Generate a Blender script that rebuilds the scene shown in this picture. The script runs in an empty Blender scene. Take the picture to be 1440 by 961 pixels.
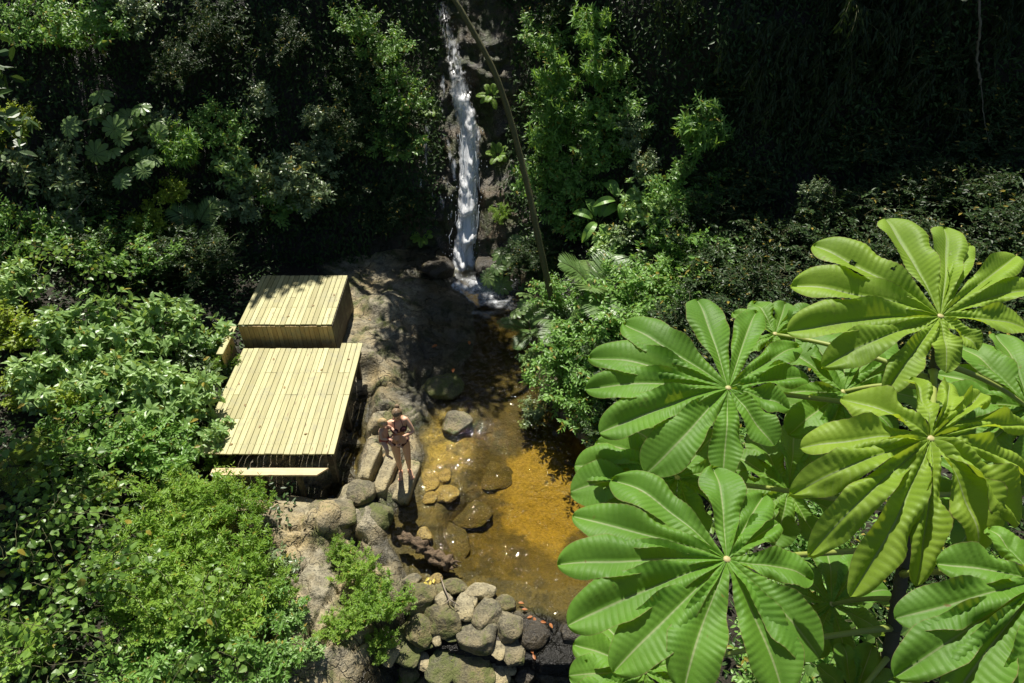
import bpy, bmesh, math, random
import numpy as np
from mathutils import Vector, Matrix

SC = bpy.context.scene
COL = SC.collection
PI = math.pi

# ------------------------------------------------------------------ camera model
CH = 9.7
PITCH = math.radians(40.0)
FPX = 960.0                       # focal length in pixels of the 1440 px wide photograph
CP, SP = math.cos(PITCH), math.sin(PITCH)
CAM = np.array([0.0, 0.0, CH])
FW = np.array([0, CP, -SP]); UP = np.array([0, SP, CP]); RT = np.array([1.0, 0, 0])
SUN = np.array([-0.11, 0.64, 1.0]); SUN = SUN / np.linalg.norm(SUN)

def ray(px, py):
    return FW + (px - 720.0) / FPX * RT - (py - 480.5) / FPX * UP
def at_d(px, py, d): return CAM + d * ray(px, py)
def at_z(px, py, z):
    r = ray(px, py); return CAM + r * ((z - CH) / r[2])
def at_y(px, py, y):
    r = ray(px, py); return CAM + r * (y / r[1])
def pxm(p):                        # metres per photo pixel at a point
    return float(np.dot(np.asarray(p) - CAM, FW)) / FPX
def nrm(v):
    v = np.asarray(v, float)
    return v / np.maximum(np.linalg.norm(v, axis=-1, keepdims=True), 1e-9)

# ------------------------------------------------------------------ noise
def _hash(ix, iy, iz, seed):
    h = (ix.astype(np.int64) * 374761393 + iy.astype(np.int64) * 668265263 + iz.astype(np.int64) * 2147483647 + seed * 974634777) & 0xFFFFFFFF
    h = ((h ^ (h >> 13)) * 1274126177) & 0xFFFFFFFF
    h = ((h ^ (h >> 16)) * 2246822519) & 0xFFFFFFFF
    h = h ^ (h >> 15)
    return (h & 0xFFFFFF) / float(0xFFFFFF)
def vnoise(P, seed=0):
    P = np.asarray(P, float)
    i = np.floor(P).astype(np.int64); f = P - i
    f = f * f * (3 - 2 * f)
    x, y, z = i[..., 0], i[..., 1], i[..., 2]
    r = 0
    for dx in (0, 1):
        wx = f[..., 0] if dx else 1 - f[..., 0]
        for dy in (0, 1):
            wy = f[..., 1] if dy else 1 - f[..., 1]
            for dz in (0, 1):
                wz = f[..., 2] if dz else 1 - f[..., 2]
                r = r + wx * wy * wz * _hash(x + dx, y + dy, z + dz, seed)
    return r * 2 - 1
def fbm(P, oc=4, seed=0, lac=2.05, gain=0.5):
    a, s, r = 1.0, 1.0, 0
    for o in range(oc):
        r = r + a * vnoise(np.asarray(P) * s + o * 17.3, seed + o)
        s *= lac; a *= gain
    return r
def ridged(P, oc=4, seed=0):
    a, s, r = 1.0, 1.0, 0
    for o in range(oc):
        r = r + a * (1 - np.abs(vnoise(np.asarray(P) * s + o * 9.1, seed + o)) * 2)
        s *= 2.1; a *= 0.5
    return r

# ------------------------------------------------------------------ mesh building
def mk_mesh(name, V, F, attrs=None, vattrs=None, smooth=True, mat=None):
    """V (n,3); F list of arrays (m,k) of faces with k corners; attrs face floats, vattrs vertex floats"""
    me = bpy.data.meshes.new(name)
    V = np.ascontiguousarray(V, np.float32)
    Fs = [np.asarray(f, np.int32) for f in F if len(f)]
    tot = np.concatenate([np.full(len(f), f.shape[1], np.int32) for f in Fs])
    idx = np.concatenate([f.ravel() for f in Fs])
    st = np.concatenate([[0], np.cumsum(tot)[:-1]]).astype(np.int32)
    me.vertices.add(len(V)); me.vertices.foreach_set('co', V.ravel())
    me.loops.add(len(idx)); me.loops.foreach_set('vertex_index', idx)
    me.polygons.add(len(tot)); me.polygons.foreach_set('loop_start', st)
    try: me.polygons.foreach_set('loop_total', tot)
    except Exception: pass
    me.polygons.foreach_set('use_smooth', np.full(len(tot), bool(smooth)))
    me.update(calc_edges=True)
    for k, a in (attrs or {}).items():
        at = me.attributes.new(k, 'FLOAT', 'FACE'); at.data.foreach_set('value', np.ascontiguousarray(a, np.float32))
    for k, a in (vattrs or {}).items():
        at = me.attributes.new(k, 'FLOAT', 'POINT'); at.data.foreach_set('value', np.ascontiguousarray(a, np.float32))
    if mat: me.materials.append(mat)
    me.validate()
    return me

class MB:
    """collects pieces, links them as one mesh object"""
    def __init__(s): s.V = []; s.Q = []; s.T = []; s.vq = []; s.vt = []; s.n = 0
    def add(s, V, Q=None, T=None, var=None):
        V = np.asarray(V, float).reshape(-1, 3); s.V.append(V)
        if Q is not None and len(Q):
            Q = np.asarray(Q); s.Q.append(Q + s.n)
            s.vq.append(np.broadcast_to(0.5 if var is None else var, (len(Q),)))
        if T is not None and len(T):
            T = np.asarray(T); s.T.append(T + s.n)
            s.vt.append(np.broadcast_to(0.5 if var is None or np.ndim(var) else var, (len(T),)))
        s.n += len(V); return s
    def box(s, lo, hi, var=None, jit=None):
        lo = np.asarray(lo, float); hi = np.asarray(hi, float)
        V = np.array([[(lo, hi)[i][0], (lo, hi)[j][1], (lo, hi)[k][2]] for i in (0, 1) for j in (0, 1) for k in (0, 1)])
        s.add(V, [[0, 1, 3, 2], [4, 6, 7, 5], [0, 4, 5, 1], [2, 3, 7, 6], [0, 2, 6, 4], [1, 5, 7, 3]], var=var); return s
    def cbox(s, lo, hi, b=0.004, var=None):
        """box with chamfered edges"""
        lo = np.asarray(lo, float); hi = np.asarray(hi, float); bm = bmesh.new()
        bmesh.ops.create_cube(bm, size=1)
        for v in bm.verts: v.co = Vector((lo + hi) / 2) + Vector([v.co[i] * (hi - lo)[i] for i in range(3)])
        bmesh.ops.bevel(bm, geom=bm.edges[:], offset=b, segments=1, affect='EDGES')
        s.frombm(bm, var); bm.free(); return s
    def frombm(s, bm, var=None, M=None):
        bm.verts.index_update()
        V = np.array([(M @ v.co if M else v.co)[:] for v in bm.verts])
        Q = [[v.index for v in f.verts] for f in bm.faces if len(f.verts) == 4]
        T = [[v.index for v in f.verts] for f in bm.faces if len(f.verts) == 3]
        for f in bm.faces:
            if len(f.verts) > 4:
                ix = [v.index for v in f.verts]
                for k in range(1, len(ix) - 1): T.append([ix[0], ix[k], ix[k + 1]])
        return s.add(V, Q, T, var)
    def tube(s, P, R, k=6, var=None, caps=True):
        P = np.asarray(P, float); n = len(P); R = np.broadcast_to(np.asarray(R, float), (n,))
        T = nrm(np.gradient(P, axis=0))
        a = np.array([0.31, 0.17, 0.93]) if abs(T[0][2]) < 0.9 else np.array([1.0, 0.1, 0])
        N = nrm(np.cross(T, a)); B = np.cross(T, N)
        th = np.arange(k) * 2 * PI / k
        V = P[:, None] + R[:, None, None] * (np.cos(th)[None, :, None] * N[:, None] + np.sin(th)[None, :, None] * B[:, None])
        i = np.arange(n - 1)[:, None] * k; j = np.arange(k)[None]; j2 = (j + 1) % k
        Q = np.stack([i + j, i + j2, i + k + j2, i + k + j], -1).reshape(-1, 4)
        V = V.reshape(-1, 3); Tt = []
        if caps:
            V = np.vstack([V, P[0], P[-1]]); a0, a1 = n * k, n * k + 1
            for q in range(k):
                Tt.append([a0, (q + 1) % k, q]); Tt.append([a1, (n - 1) * k + q, (n - 1) * k + (q + 1) % k])
        return s.add(V, Q, Tt, var)
    def mesh(s, name, mat=None, smooth=True):
        V = np.vstack(s.V); F = []; va = []
        if s.Q: F.append(np.vstack(s.Q)); va.append(np.concatenate(s.vq))
        if s.T: F.append(np.vstack(s.T)); va.append(np.concatenate(s.vt))
        return mk_mesh(name, V, F, {'var': np.concatenate(va)}, None, smooth, mat)
    def build(s, name, mat=None, parent=None, smooth=True):
        return link(name, s.mesh(name, mat, smooth), parent)

def link(name, data, parent=None, loc=None):
    o = bpy.data.objects.new(name, data); COL.objects.link(o)
    if parent is not None: o.parent = parent
    if loc is not None: o.location = [float(c) for c in loc]
    return o
def tag(o, label=None, cat=None, group=None, kind=None):
    if label: o['label'] = label
    if cat: o['category'] = cat
    if group: o['group'] = group
    if kind: o['kind'] = kind
    return o
def thing(name, label, cat, loc=(0, 0, 0), rz=0.0, group=None, rx=0.0, sc=1.0):
    o = link(name, None, None, loc); o.rotation_euler = (rx, 0, rz); o.scale = (sc,) * 3
    o.empty_display_size = 0.2
    return tag(o, label, cat, group)

# ------------------------------------------------------------------ materials
def mat_new(name):
    m = bpy.data.materials.new(name); m.use_nodes = True
    nt = m.node_tree; nt.nodes.clear()
    out = nt.nodes.new('ShaderNodeOutputMaterial')
    return m, nt, out
def nd(nt, t, **kw):
    n = nt.nodes.new(t)
    for k, v in kw.items():
        if k.startswith('i_'):
            n.inputs[int(k[2:]) if k[2:].isdigit() else k[2:].replace('_', ' ')].default_value = v
        else: setattr(n, k, v)
    return n
def lk(nt, a, b): nt.links.new(a, b)
def mixc(nt, fac, a, b, blend='MIX'):
    n = nt.nodes.new('ShaderNodeMix'); n.data_type = 'RGBA'; n.blend_type = blend
    for s, v in ((n.inputs[0], fac), (n.inputs[6], a), (n.inputs[7], b)):
        if hasattr(v, 'is_linked'): lk(nt, v, s)
        elif isinstance(v, (int, float)): s.default_value = v
        else: s.default_value = (*v, 1) if len(v) == 3 else v
    return n.outputs[2]
def maprange(nt, v, a, b, c=0.0, d=1.0):
    n = nt.nodes.new('ShaderNodeMapRange'); n.clamp = True
    lk(nt, v, n.inputs[0])
    for i, x in enumerate((a, b, c, d)): n.inputs[i + 1].default_value = x
    return n.outputs[0]
def math_(nt, op, a, b=0.0):
    n = nt.nodes.new('ShaderNodeMath'); n.operation = op
    for i, v in enumerate((a, b)):
        if hasattr(v, 'is_linked'): lk(nt, v, n.inputs[i])
        else: n.inputs[i].default_value = v
    return n.outputs[0]
def noise(nt, vec, scale, det=4, rough=0.55, dist=0.0):
    n = nd(nt, 'ShaderNodeTexNoise'); n.inputs['Scale'].default_value = scale
    n.inputs['Detail'].default_value = det; n.inputs['Roughness'].default_value = rough; n.inputs['Distortion'].default_value = dist
    if vec is not None: lk(nt, vec, n.inputs['Vector'])
    return n.outputs[0]
def objco(nt): return nd(nt, 'ShaderNodeTexCoord').outputs['Object']
def geopos(nt): return nd(nt, 'ShaderNodeNewGeometry').outputs['Position']

def leaf_mat(name, c1, c2, rough=0.42, tr=0.3, trc=None, spec=0.45, bump=0.0):
    m, nt, out = mat_new(name)
    at = nd(nt, 'ShaderNodeAttribute', attribute_name='var'); oi = nd(nt, 'ShaderNodeObjectInfo')
    f = math_(nt, 'ADD', math_(nt, 'MULTIPLY', at.outputs['Fac'], 0.65), math_(nt, 'MULTIPLY', oi.outputs['Random'], 0.42))
    col = mixc(nt, f, c1, c2)
    # a few yellowing leaves
    yl = maprange(nt, at.outputs['Fac'], 0.990, 0.997)
    col = mixc(nt, yl, col, (0.30, 0.24, 0.04))
    p = nd(nt, 'ShaderNodeBsdfPrincipled'); lk(nt, col, p.inputs['Base Color'])
    p.inputs['Roughness'].default_value = rough; p.inputs['Specular IOR Level'].default_value = spec
    t = nd(nt, 'ShaderNodeBsdfTranslucent')
    tc = trc or (min(c2[0] * 1.9, 1), min(c2[1] * 1.7, 1), c2[2] * 0.8)
    lk(nt, mixc(nt, 0.6, col, tc), t.inputs['Color'])
    mx = nd(nt, 'ShaderNodeMixShader'); mx.inputs[0].default_value = tr
    lk(nt, p.outputs[0], mx.inputs[1]); lk(nt, t.outputs[0], mx.inputs[2]); lk(nt, mx.outputs[0], out.inputs[0])
    return m

def simple_mat(name, c, rough=0.7, c2=None, scale=8, bump=0.0, spec=0.3, stretch=None, sss=0):
    m, nt, out = mat_new(name); v = objco(nt)
    if stretch:
        mp = nd(nt, 'ShaderNodeMapping'); mp.inputs['Scale'].default_value = stretch; lk(nt, v, mp.inputs[0]); v = mp.outputs[0]
    n = noise(nt, v, scale, 5)
    p = nd(nt, 'ShaderNodeBsdfPrincipled')
    lk(nt, mixc(nt, maprange(nt, n, 0.3, 0.7), c, c2 or tuple(x * 0.7 for x in c)), p.inputs['Base Color'])
    p.inputs['Roughness'].default_value = rough; p.inputs['Specular IOR Level'].default_value = spec
    if sss:
        p.inputs['Subsurface Weight'].default_value = sss; p.inputs['Subsurface Radius'].default_value = (0.02, 0.008, 0.004)
    if bump:
        b = nd(nt, 'ShaderNodeBump'); b.inputs['Strength'].default_value = bump; b.inputs['Distance'].default_value = 0.02
        lk(nt, n, b.inputs['Height']); lk(nt, b.outputs[0], p.inputs['Normal'])
    lk(nt, p.outputs[0], out.inputs[0]); return m

def rock_mat(name, base=(0.36, 0.325, 0.225), dark=(0.12, 0.105, 0.07), moss=(0.085, 0.10, 0.025), mossamt=0.5, wet=False,
             pool=False, local=False, rough=0.8, tan=(0.40, 0.31, 0.15)):
    m, nt, out = mat_new(name)
    v = objco(nt) if local else geopos(nt)
    n1 = noise(nt, v, 1.3, 5, 0.6); n2 = noise(nt, v, 6, 6, 0.65); n3 = noise(nt, v, 32, 4, 0.6); n4 = noise(nt, v, 2.2, 3, 0.5, 0.6)
    col = mixc(nt, maprange(nt, n2, 0.36, 0.64), dark, base)
    col = mixc(nt, maprange(nt, n1, 0.42, 0.66), col, tan)
    col = mixc(nt, maprange(nt, n3, 0.54, 0.66, 0, 0.30 if local else 0.55), col, (0.42, 0.37, 0.26))
    col = mixc(nt, maprange(nt, n3, 0.36, 0.44, 0.75, 0), col, (0.07, 0.065, 0.05))
    # lichen / moss
    mm = math_(nt, 'ADD', math_(nt, 'MULTIPLY', n4, 0.7), math_(nt, 'MULTIPLY', n3, 0.3))
    mo = maprange(nt, mm, 0.62 - 0.2 * mossamt, 0.70 - 0.2 * mossamt, 0, 0.9)
    mo = math_(nt, 'MULTIPLY', mo, maprange(nt, n2, 0.36, 0.5))
    col = mixc(nt, mo, col, mixc(nt, n3, tuple(x * 0.55 for x in moss), tuple(min(1, x * 1.7) for x in moss)))
    # cracks
    vo = nd(nt, 'ShaderNodeTexVoronoi', feature='DISTANCE_TO_EDGE'); vo.inputs['Scale'].default_value = 1.4
    ad = nd(nt, 'ShaderNodeVectorMath', operation='ADD'); lk(nt, v, ad.inputs[0])
    nz = nd(nt, 'ShaderNodeTexNoise'); nz.inputs['Scale'].default_value = 2.5; nz.inputs['Detail'].default_value = 4; lk(nt, v, nz.inputs['Vector'])
    sc = nd(nt, 'ShaderNodeVectorMath', operation='SCALE'); sc.inputs['Scale'].default_value = 0.9; lk(nt, nz.outputs['Color'], sc.inputs[0])
    lk(nt, sc.outputs[0], ad.inputs[1]); lk(nt, ad.outputs[0], vo.inputs['Vector'])
    cr = maprange(nt, vo.outputs['Distance'], 0.0, 0.024, 1, 0)
    cr = math_(nt, 'MULTIPLY', cr, maprange(nt, n1, 0.38, 0.55))
    vo2 = nd(nt, 'ShaderNodeTexVoronoi', feature='DISTANCE_TO_EDGE'); vo2.inputs['Scale'].default_value = 4.2; lk(nt, ad.outputs[0], vo2.inputs['Vector'])
    cr = math_(nt, 'MAXIMUM', cr, math_(nt, 'MULTIPLY', maprange(nt, vo2.outputs['Distance'], 0.0, 0.03, 0.8, 0), maprange(nt, n4, 0.5, 0.6)))
    if local: cr = math_(nt, 'MULTIPLY', cr, 0.0)
    col = mixc(nt, math_(nt, 'MULTIPLY', cr, 0.8), col, (0.045, 0.04, 0.03))
    p = nd(nt, 'ShaderNodeBsdfPrincipled')
    r = maprange(nt, n2, 0.3, 0.7, rough - 0.12, min(1, rough + 0.1))
    pos = geopos(nt); sx = nd(nt, 'ShaderNodeSeparateXYZ'); lk(nt, pos, sx.inputs[0])
    if pool:
        # stained amber stone and sand in the bed, wet band just above the water line
        bed = maprange(nt, math_(nt, 'ADD', sx.outputs['Z'], math_(nt, 'MULTIPLY', n2, 0.08)), -0.03, 0.06, 1, 0)
        nb = noise(nt, v, 3.4, 5, 0.65); nbf = noise(nt, v, 22, 5, 0.7)
        vp = nd(nt, 'ShaderNodeTexVoronoi'); vp.inputs['Scale'].default_value = 15; lk(nt, v, vp.inputs['Vector'])
        sand = mixc(nt, maprange(nt, nbf, 0.3, 0.7), (0.38, 0.28, 0.06), (0.90, 0.67, 0.17))
        peb = mixc(nt, vp.outputs['Color'], (0.06, 0.055, 0.02), (0.34, 0.26, 0.085))
        bedc = mixc(nt, maprange(nt, nb, 0.42, 0.58), peb, sand)
        sm = nd(nt, 'ShaderNodeAttribute', attribute_name='sand')
        bedc = mixc(nt, sm.outputs['Fac'], bedc, sand)
        mud = nd(nt, 'ShaderNodeAttribute', attribute_name='mud')
        bedc = mixc(nt, math_(nt, 'MULTIPLY', mud.outputs['Fac'], 0.9), bedc, mixc(nt, nbf, (0.03, 0.03, 0.012), (0.14, 0.115, 0.04)))
        bed = math_(nt, 'MULTIPLY', bed, maprange(nt, sx.outputs['Y'], 5.0, 5.35))
        col = mixc(nt, bed, col, bedc)
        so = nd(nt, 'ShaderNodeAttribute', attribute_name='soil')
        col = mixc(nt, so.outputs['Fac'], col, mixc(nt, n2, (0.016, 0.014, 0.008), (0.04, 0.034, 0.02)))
    if not pool and not wet and not local:
        so = nd(nt, 'ShaderNodeAttribute', attribute_name='soil')
        col = mixc(nt, so.outputs['Fac'], col, mixc(nt, n2, (0.014, 0.012, 0.008), (0.035, 0.03, 0.018)))
    if wet or pool:
        wv = maprange(nt, math_(nt, 'ADD', sx.outputs['Z'], math_(nt, 'MULTIPLY', n2, 0.15)), 0.10, 0.24 if not wet else 9.0, 1, 0)
        if wet and not pool: wv = 1.0
        if pool: wv = math_(nt, 'MAXIMUM', wv, nd(nt, 'ShaderNodeAttribute', attribute_name='wetm').outputs['Fac']); wv = math_(nt, 'MULTIPLY', wv, math_(nt, 'SUBTRACT', 1.0, math_(nt, 'MULTIPLY', bed, .34)))
        dk = mixc(nt, 1.0, col, (0.27, 0.275, 0.26) if pool else (0.55, 0.5, 0.42), 'MULTIPLY')
        col = mixc(nt, wv, col, dk)
        if hasattr(wv, 'is_linked'):
            r = math_(nt, 'SUBTRACT', r, math_(nt, 'MULTIPLY', wv, 0.47))
        else: r = math_(nt, 'SUBTRACT', r, 0.45)
    lk(nt, col, p.inputs['Base Color']); lk(nt, r, p.inputs['Roughness'])
    p.inputs['Specular IOR Level'].default_value = 0.4
    h = math_(nt, 'ADD', math_(nt, 'MULTIPLY', n2, 1.0), math_(nt, 'MULTIPLY', n3, 0.35))
    if pool: cr = math_(nt, 'MULTIPLY', cr, math_(nt, 'SUBTRACT', 1.0, bed))
    h = math_(nt, 'SUBTRACT', h, math_(nt, 'MULTIPLY', cr, 0.5))
    b = nd(nt, 'ShaderNodeBump'); b.inputs['Strength'].default_value = 0.9; b.inputs['Distance'].default_value = 0.07
    lk(nt, h, b.inputs['Height']); lk(nt, b.outputs[0], p.inputs['Normal'])
    lk(nt, p.outputs[0], out.inputs[0]); return m

def wood_mat(name, c1=(0.31, 0.285, 0.11), c2=(0.62, 0.59, 0.285), axis=1, rough=0.6):
    m, nt, out = mat_new(name); v = geopos(nt)
    at = nd(nt, 'ShaderNodeAttribute', attribute_name='var')
    mp = nd(nt, 'ShaderNodeMapping'); s = [34, 34, 34]; s[axis] = 1.6; mp.inputs['Scale'].default_value = s
    lk(nt, v, mp.inputs[0])
    off = nd(nt, 'ShaderNodeCombineXYZ'); lk(nt, math_(nt, 'MULTIPLY', at.outputs['Fac'], 77.0), off.inputs[axis]); lk(nt, off.outputs[0], mp.inputs[1])
    g = noise(nt, mp.outputs[0], 1.0, 5, 0.6, 0.5)
    n = noise(nt, v, 1.8, 4, 0.6); nf = noise(nt, v, 14, 4, 0.6)
    col = mixc(nt, at.outputs['Fac'], c1, c2)
    col = mixc(nt, maprange(nt, g, 0.42, 0.7, 0, 0.6), col, tuple(x * y for x, y in zip(c1, (0.72, 0.66, 0.55))))
    col = mixc(nt, maprange(nt, n, 0.5, 0.75, 0, 0.6), col, (0.33, 0.31, 0.15))
    ns_ = noise(nt, v, 4.5, 5, 0.7); col = mixc(nt, maprange(nt, ns_, 0.52, 0.70, 0, 0.6), col, (0.24, 0.235, 0.14))
    col = mixc(nt, maprange(nt, nf, 0.62, 0.72, 0, 0.55), col, (0.25, 0.20, 0.10))
    vk = nd(nt, 'ShaderNodeTexVoronoi'); mk = nd(nt, 'ShaderNodeMapping'); s2 = [9, 9, 9]; s2[axis] = 2.2; mk.inputs['Scale'].default_value = s2
    lk(nt, v, mk.inputs[0]); lk(nt, mk.outputs[0], vk.inputs['Vector']); vk.inputs['Scale'].default_value = 1.0
    col = mixc(nt, maprange(nt, vk.outputs['Distance'], 0.06, 0.14, 0.8, 0), col, (0.17, 0.09, 0.035))
    p = nd(nt, 'ShaderNodeBsdfPrincipled'); lk(nt, col, p.inputs['Base Color']); p.inputs['Roughness'].default_value = rough
    b = nd(nt, 'ShaderNodeBump'); b.inputs['Strength'].default_value = 0.25; b.inputs['Distance'].default_value = 0.01
    lk(nt, g, b.inputs['Height']); lk(nt, b.outputs[0], p.inputs['Normal'])
    lk(nt, p.outputs[0], out.inputs[0]); return m
# ------------------------------------------------------------------ terrain functions
Y_ = [3.0, 4.5, 5.0, 5.5, 5.9, 6.3, 6.8, 7.5, 8.2, 8.9, 9.6, 10.5, 11.8, 13.0, 14.0, 15.0]
XL = [-1.3, -1.4, -1.5, -1.6, -1.75, -1.95, -2.1, -1.75, -1.62, -1.72, -1.50, -1.0, -0.80, -0.95, -1.45, -1.7]
XR = [2.2, 1.8, 1.7, 1.5, 1.5, 1.6, 1.7, 1.7, 1.5, 1.15, 0.75, 0.55, 0.4, 0.3, 0.15, 0.1]
WX = [-30, -20, -14, -10, -7, -5, -3, -2.0, -1.2, -0.4, 0.4, 1.5, 3, 5, 8, 12, 20, 30]
WY = [-4, 3.0, 8.5, 11.0, 12.9, 13.8, 14.5, 14.55, 14.35, 14.3, 14.1, 13.4, 12.3, 11.7, 11.0, 10.0, 4.0, -4]
def sstep(a, b, x):
    t = np.clip((np.asarray(x, float) - a) / (b - a), 0, 1); return t * t * (3 - 2 * t)
def wall_y(x, z):
    x = np.asarray(x, float); z = np.asarray(z, float)
    k = 0.84 - 0.44 * sstep(1.2, 4.5, x) + 0.14 * np.exp(-((x + 1.8) / 1.5) ** 2)
    P = np.stack([x * 0.55, z * 0.5, 0 * x], -1)
    return np.interp(x, WX, WY) + np.maximum(z, -1) * k + 0.45 * fbm(P, 3, 5)
def lump(x, y, px, py, z, r, h, asp=1.0, ang=0.0):
    c = at_z(px, py, z); dx, dy = x - c[0], y - c[1]
    u = dx * math.cos(ang) + dy * math.sin(ang); v = -dx * math.sin(ang) + dy * math.cos(ang)
    q = (u / (r * asp)) ** 2 + (v / r) ** 2
    return h * np.exp(-q ** 2)
def seg_d(x, y, a, b):
    ax, ay = a; bx, by = b; vx, vy = bx - ax, by - ay
    t = np.clip(((x - ax) * vx + (y - ay) * vy) / (vx * vx + vy * vy), 0, 1)
    return np.hypot(x - ax - t * vx, y - ay - t * vy)
CRACKS = [[(566, 446), (540, 462), (516, 469), (498, 476)], [(536, 497), (555, 488), (578, 515), (589, 540), (607, 568), (618, 580)],
          [(512, 492), (536, 505), (560, 522), (580, 533)], [(505, 545), (540, 543), (575, 552), (592, 560)],
          [(560, 448), (585, 470), (600, 500)], [(440, 700), (434, 730), (425, 745), (420, 770)], [(497, 690), (492, 730), (500, 760)],
          [(455, 860), (425, 872), (415, 885)], [(540, 480), (575, 470), (610, 480)], [(520, 580), (545, 575), (580, 590)]]
CRW = [[tuple(at_z(a, b, 0.25)[:2]) for a, b in c] for c in CRACKS]
_r = np.random.default_rng(33); CEL = np.stack([_r.uniform(-5.9, -1.3, 75), _r.uniform(3.8, 13.5, 75), _r.uniform(-.05, .07, 75), _r.uniform(-.13, .13, 75), _r.uniform(-.13, .13, 75)], 1)
def ground_z(x, y, detail=True):
    x = np.asarray(x, float); y = np.asarray(y, float)
    P = np.stack([x, y, 0 * x], -1)
    wob = 0.10 * fbm(P * 1.7, 3, 11) if detail else 0
    xl = np.interp(y, Y_, XL) + wob; xr = np.interp(y, Y_, XR) + wob
    dl = xl - x; dr = x - xr
    left = 0.26 * (1 - np.exp(-np.maximum(dl, 0) / (0.30 + .75 * sstep(8.8, 10.2, y)))) + 0.05 * np.maximum(dl - 0.6, 0) + 0.10 * np.maximum(dl - 3.0, 0) ** 1.35
    right = 0.75 * (1 - np.exp(-np.maximum(dr, 0) / 0.6)) + 0.33 * np.maximum(dr, 0)
    ins = np.maximum(np.maximum(dl, dr), -3)
    depth = np.interp(y, [4, 5.4, 6.2, 7.0, 8.5, 9.6, 10.5, 14], [0.05, 0.12, 0.34, 0.46, 0.40, 0.30, 0.26, 0.5])
    # shallow shelf on the left half of the pool
    mid = xl + 0.95
    sh = sstep(-0.25, 0.35, x - mid) * 0.72 + 0.28
    bed = -depth * (1 - np.exp(ins / 0.16)) * np.where(y < 9.8, sh, 1.0)
    z = np.where(dl > 0, left, np.where(dr > 0, right, bed))
    # dam: ridge and drop in front of it
    yd = 5.35 - 0.10 * (x + 1.5) + wob
    fr = sstep(0.15, -0.9, y - yd)
    inspill = sstep(0.45, 0.75, x) * sstep(1.9, 1.4, x)
    rid = np.exp(-((y - yd) / 0.28) ** 2) * (0.10 * (1 - inspill) + 0.0)
    damx = sstep(-2.3, -1.5, x) * sstep(2.2, 1.6, x)
    z = z * (1 - damx * fr) + damx * fr * (-0.15 - 0.75 * np.clip((yd - y) / 1.2, 0, 1.5))
    z = np.maximum(z, np.where((damx > 0.5) & (np.abs(y - yd) < 0.6), rid - 0.10, -9))
    # bedrock beside the upper stream: drowned / wet slope
    if detail:
        rk = sstep(-6.5, -4.5, x) * sstep(4.0, 4.6, y)
        rock = 0.075 * ridged(P * np.array([0.9, 0.7, 1]), 4, 21) - 0.06 + 0.03 * fbm(P * 4.5, 4, 31)
        xw = x + .22 * fbm(P * 1.4, 3, 61); yw = y + .22 * fbm(P * 1.4 + 7, 3, 62)
        d = np.sqrt((xw[..., None] - CEL[:, 0]) ** 2 + ((yw[..., None] - CEL[:, 1]) * .8) ** 2); k = np.argmin(d, -1); ds = np.partition(d, 1, -1)
        gap = ds[..., 1] - ds[..., 0]; cw = sstep(0, .35, dl) * rk * (1 - .82 * sstep(8.6, 9.8, y)) * sstep(-5.9, -5.2, x)
        z = z + cw * (CEL[k, 2] + CEL[k, 3] * (x - CEL[k, 0]) + CEL[k, 4] * (y - CEL[k, 1]) + .05 * (1 - np.exp(-(gap / .16) ** 2)) - .10 * np.exp(-(gap / .035) ** 2))
        z = z + rock * np.where(dl > 0, np.clip(dl / 0.3, 0, 1), 0.35) * rk
        for a in ((540, 432, .3, .42, .26, 1.1), (520, 520, .3, .45, .17, 1.3), (545, 555, .25, .4, .12, 1), (395, 735, .3, .42, .20, 1.2), (455, 735, .3, .38, .26, .8),
                  (520, 735, .15, .28, .16, 1), (445, 860, .2, .38, .15, 1), (610, 520, .1, .33, .08, 1.2), (440, 930, .1, .4, .12, 1), (600, 480, .1, .4, .06, 1), (620, 430, .1, .5, .08, 1.2),
                  (575, 410, .2, .5, .12, 1.2), (500, 640, .2, .3, .08, 1)):
            z = z + lump(x, y, *a)
        z = z + lump(x, y, 540, 662, .1, .36, -.24, 1.0)
        z = z - .34 * np.exp(-((x + 2.98) / .27) ** 4) * sstep(7.2, 7.6, y) * sstep(10.6, 10.2, y) - .25 * np.exp(-((y - 7.35) / .30) ** 4) * sstep(-5.6, -5.2, x) * sstep(-2.8, -3.1, x)
        for c in CRW:
            d = np.min([seg_d(x, y, c[i], c[i + 1]) for i in range(len(c) - 1)], axis=0) + 0.02 * fbm(P * 6, 2, 41)
            z = z - 0.11 * np.exp(-(d / 0.035) ** 2)
        z = z + 0.035 * fbm(P * 1.6, 3, 3) * np.where(dr > 0, 1, 0)
    return z
def gz(x, y): return float(ground_z(np.array([x]), np.array([y]))[0])
def hit(px, py, off=0.0, woff=0.0):
    """first point of a pixel's sight line that meets the ground (raised by off) or the hillside (brought nearer by woff)"""
    r = ray(px, py); t = np.arange(2.0, 26, 0.02)
    P = CAM + t[:, None] * r
    g = P[:, 2] < ground_z(P[:, 0], P[:, 1], False) + off
    w = P[:, 1] > wall_y(P[:, 0], P[:, 2]) - woff
    k = int(np.argmax(g | w)); return P[k], bool(w[k])

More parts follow.
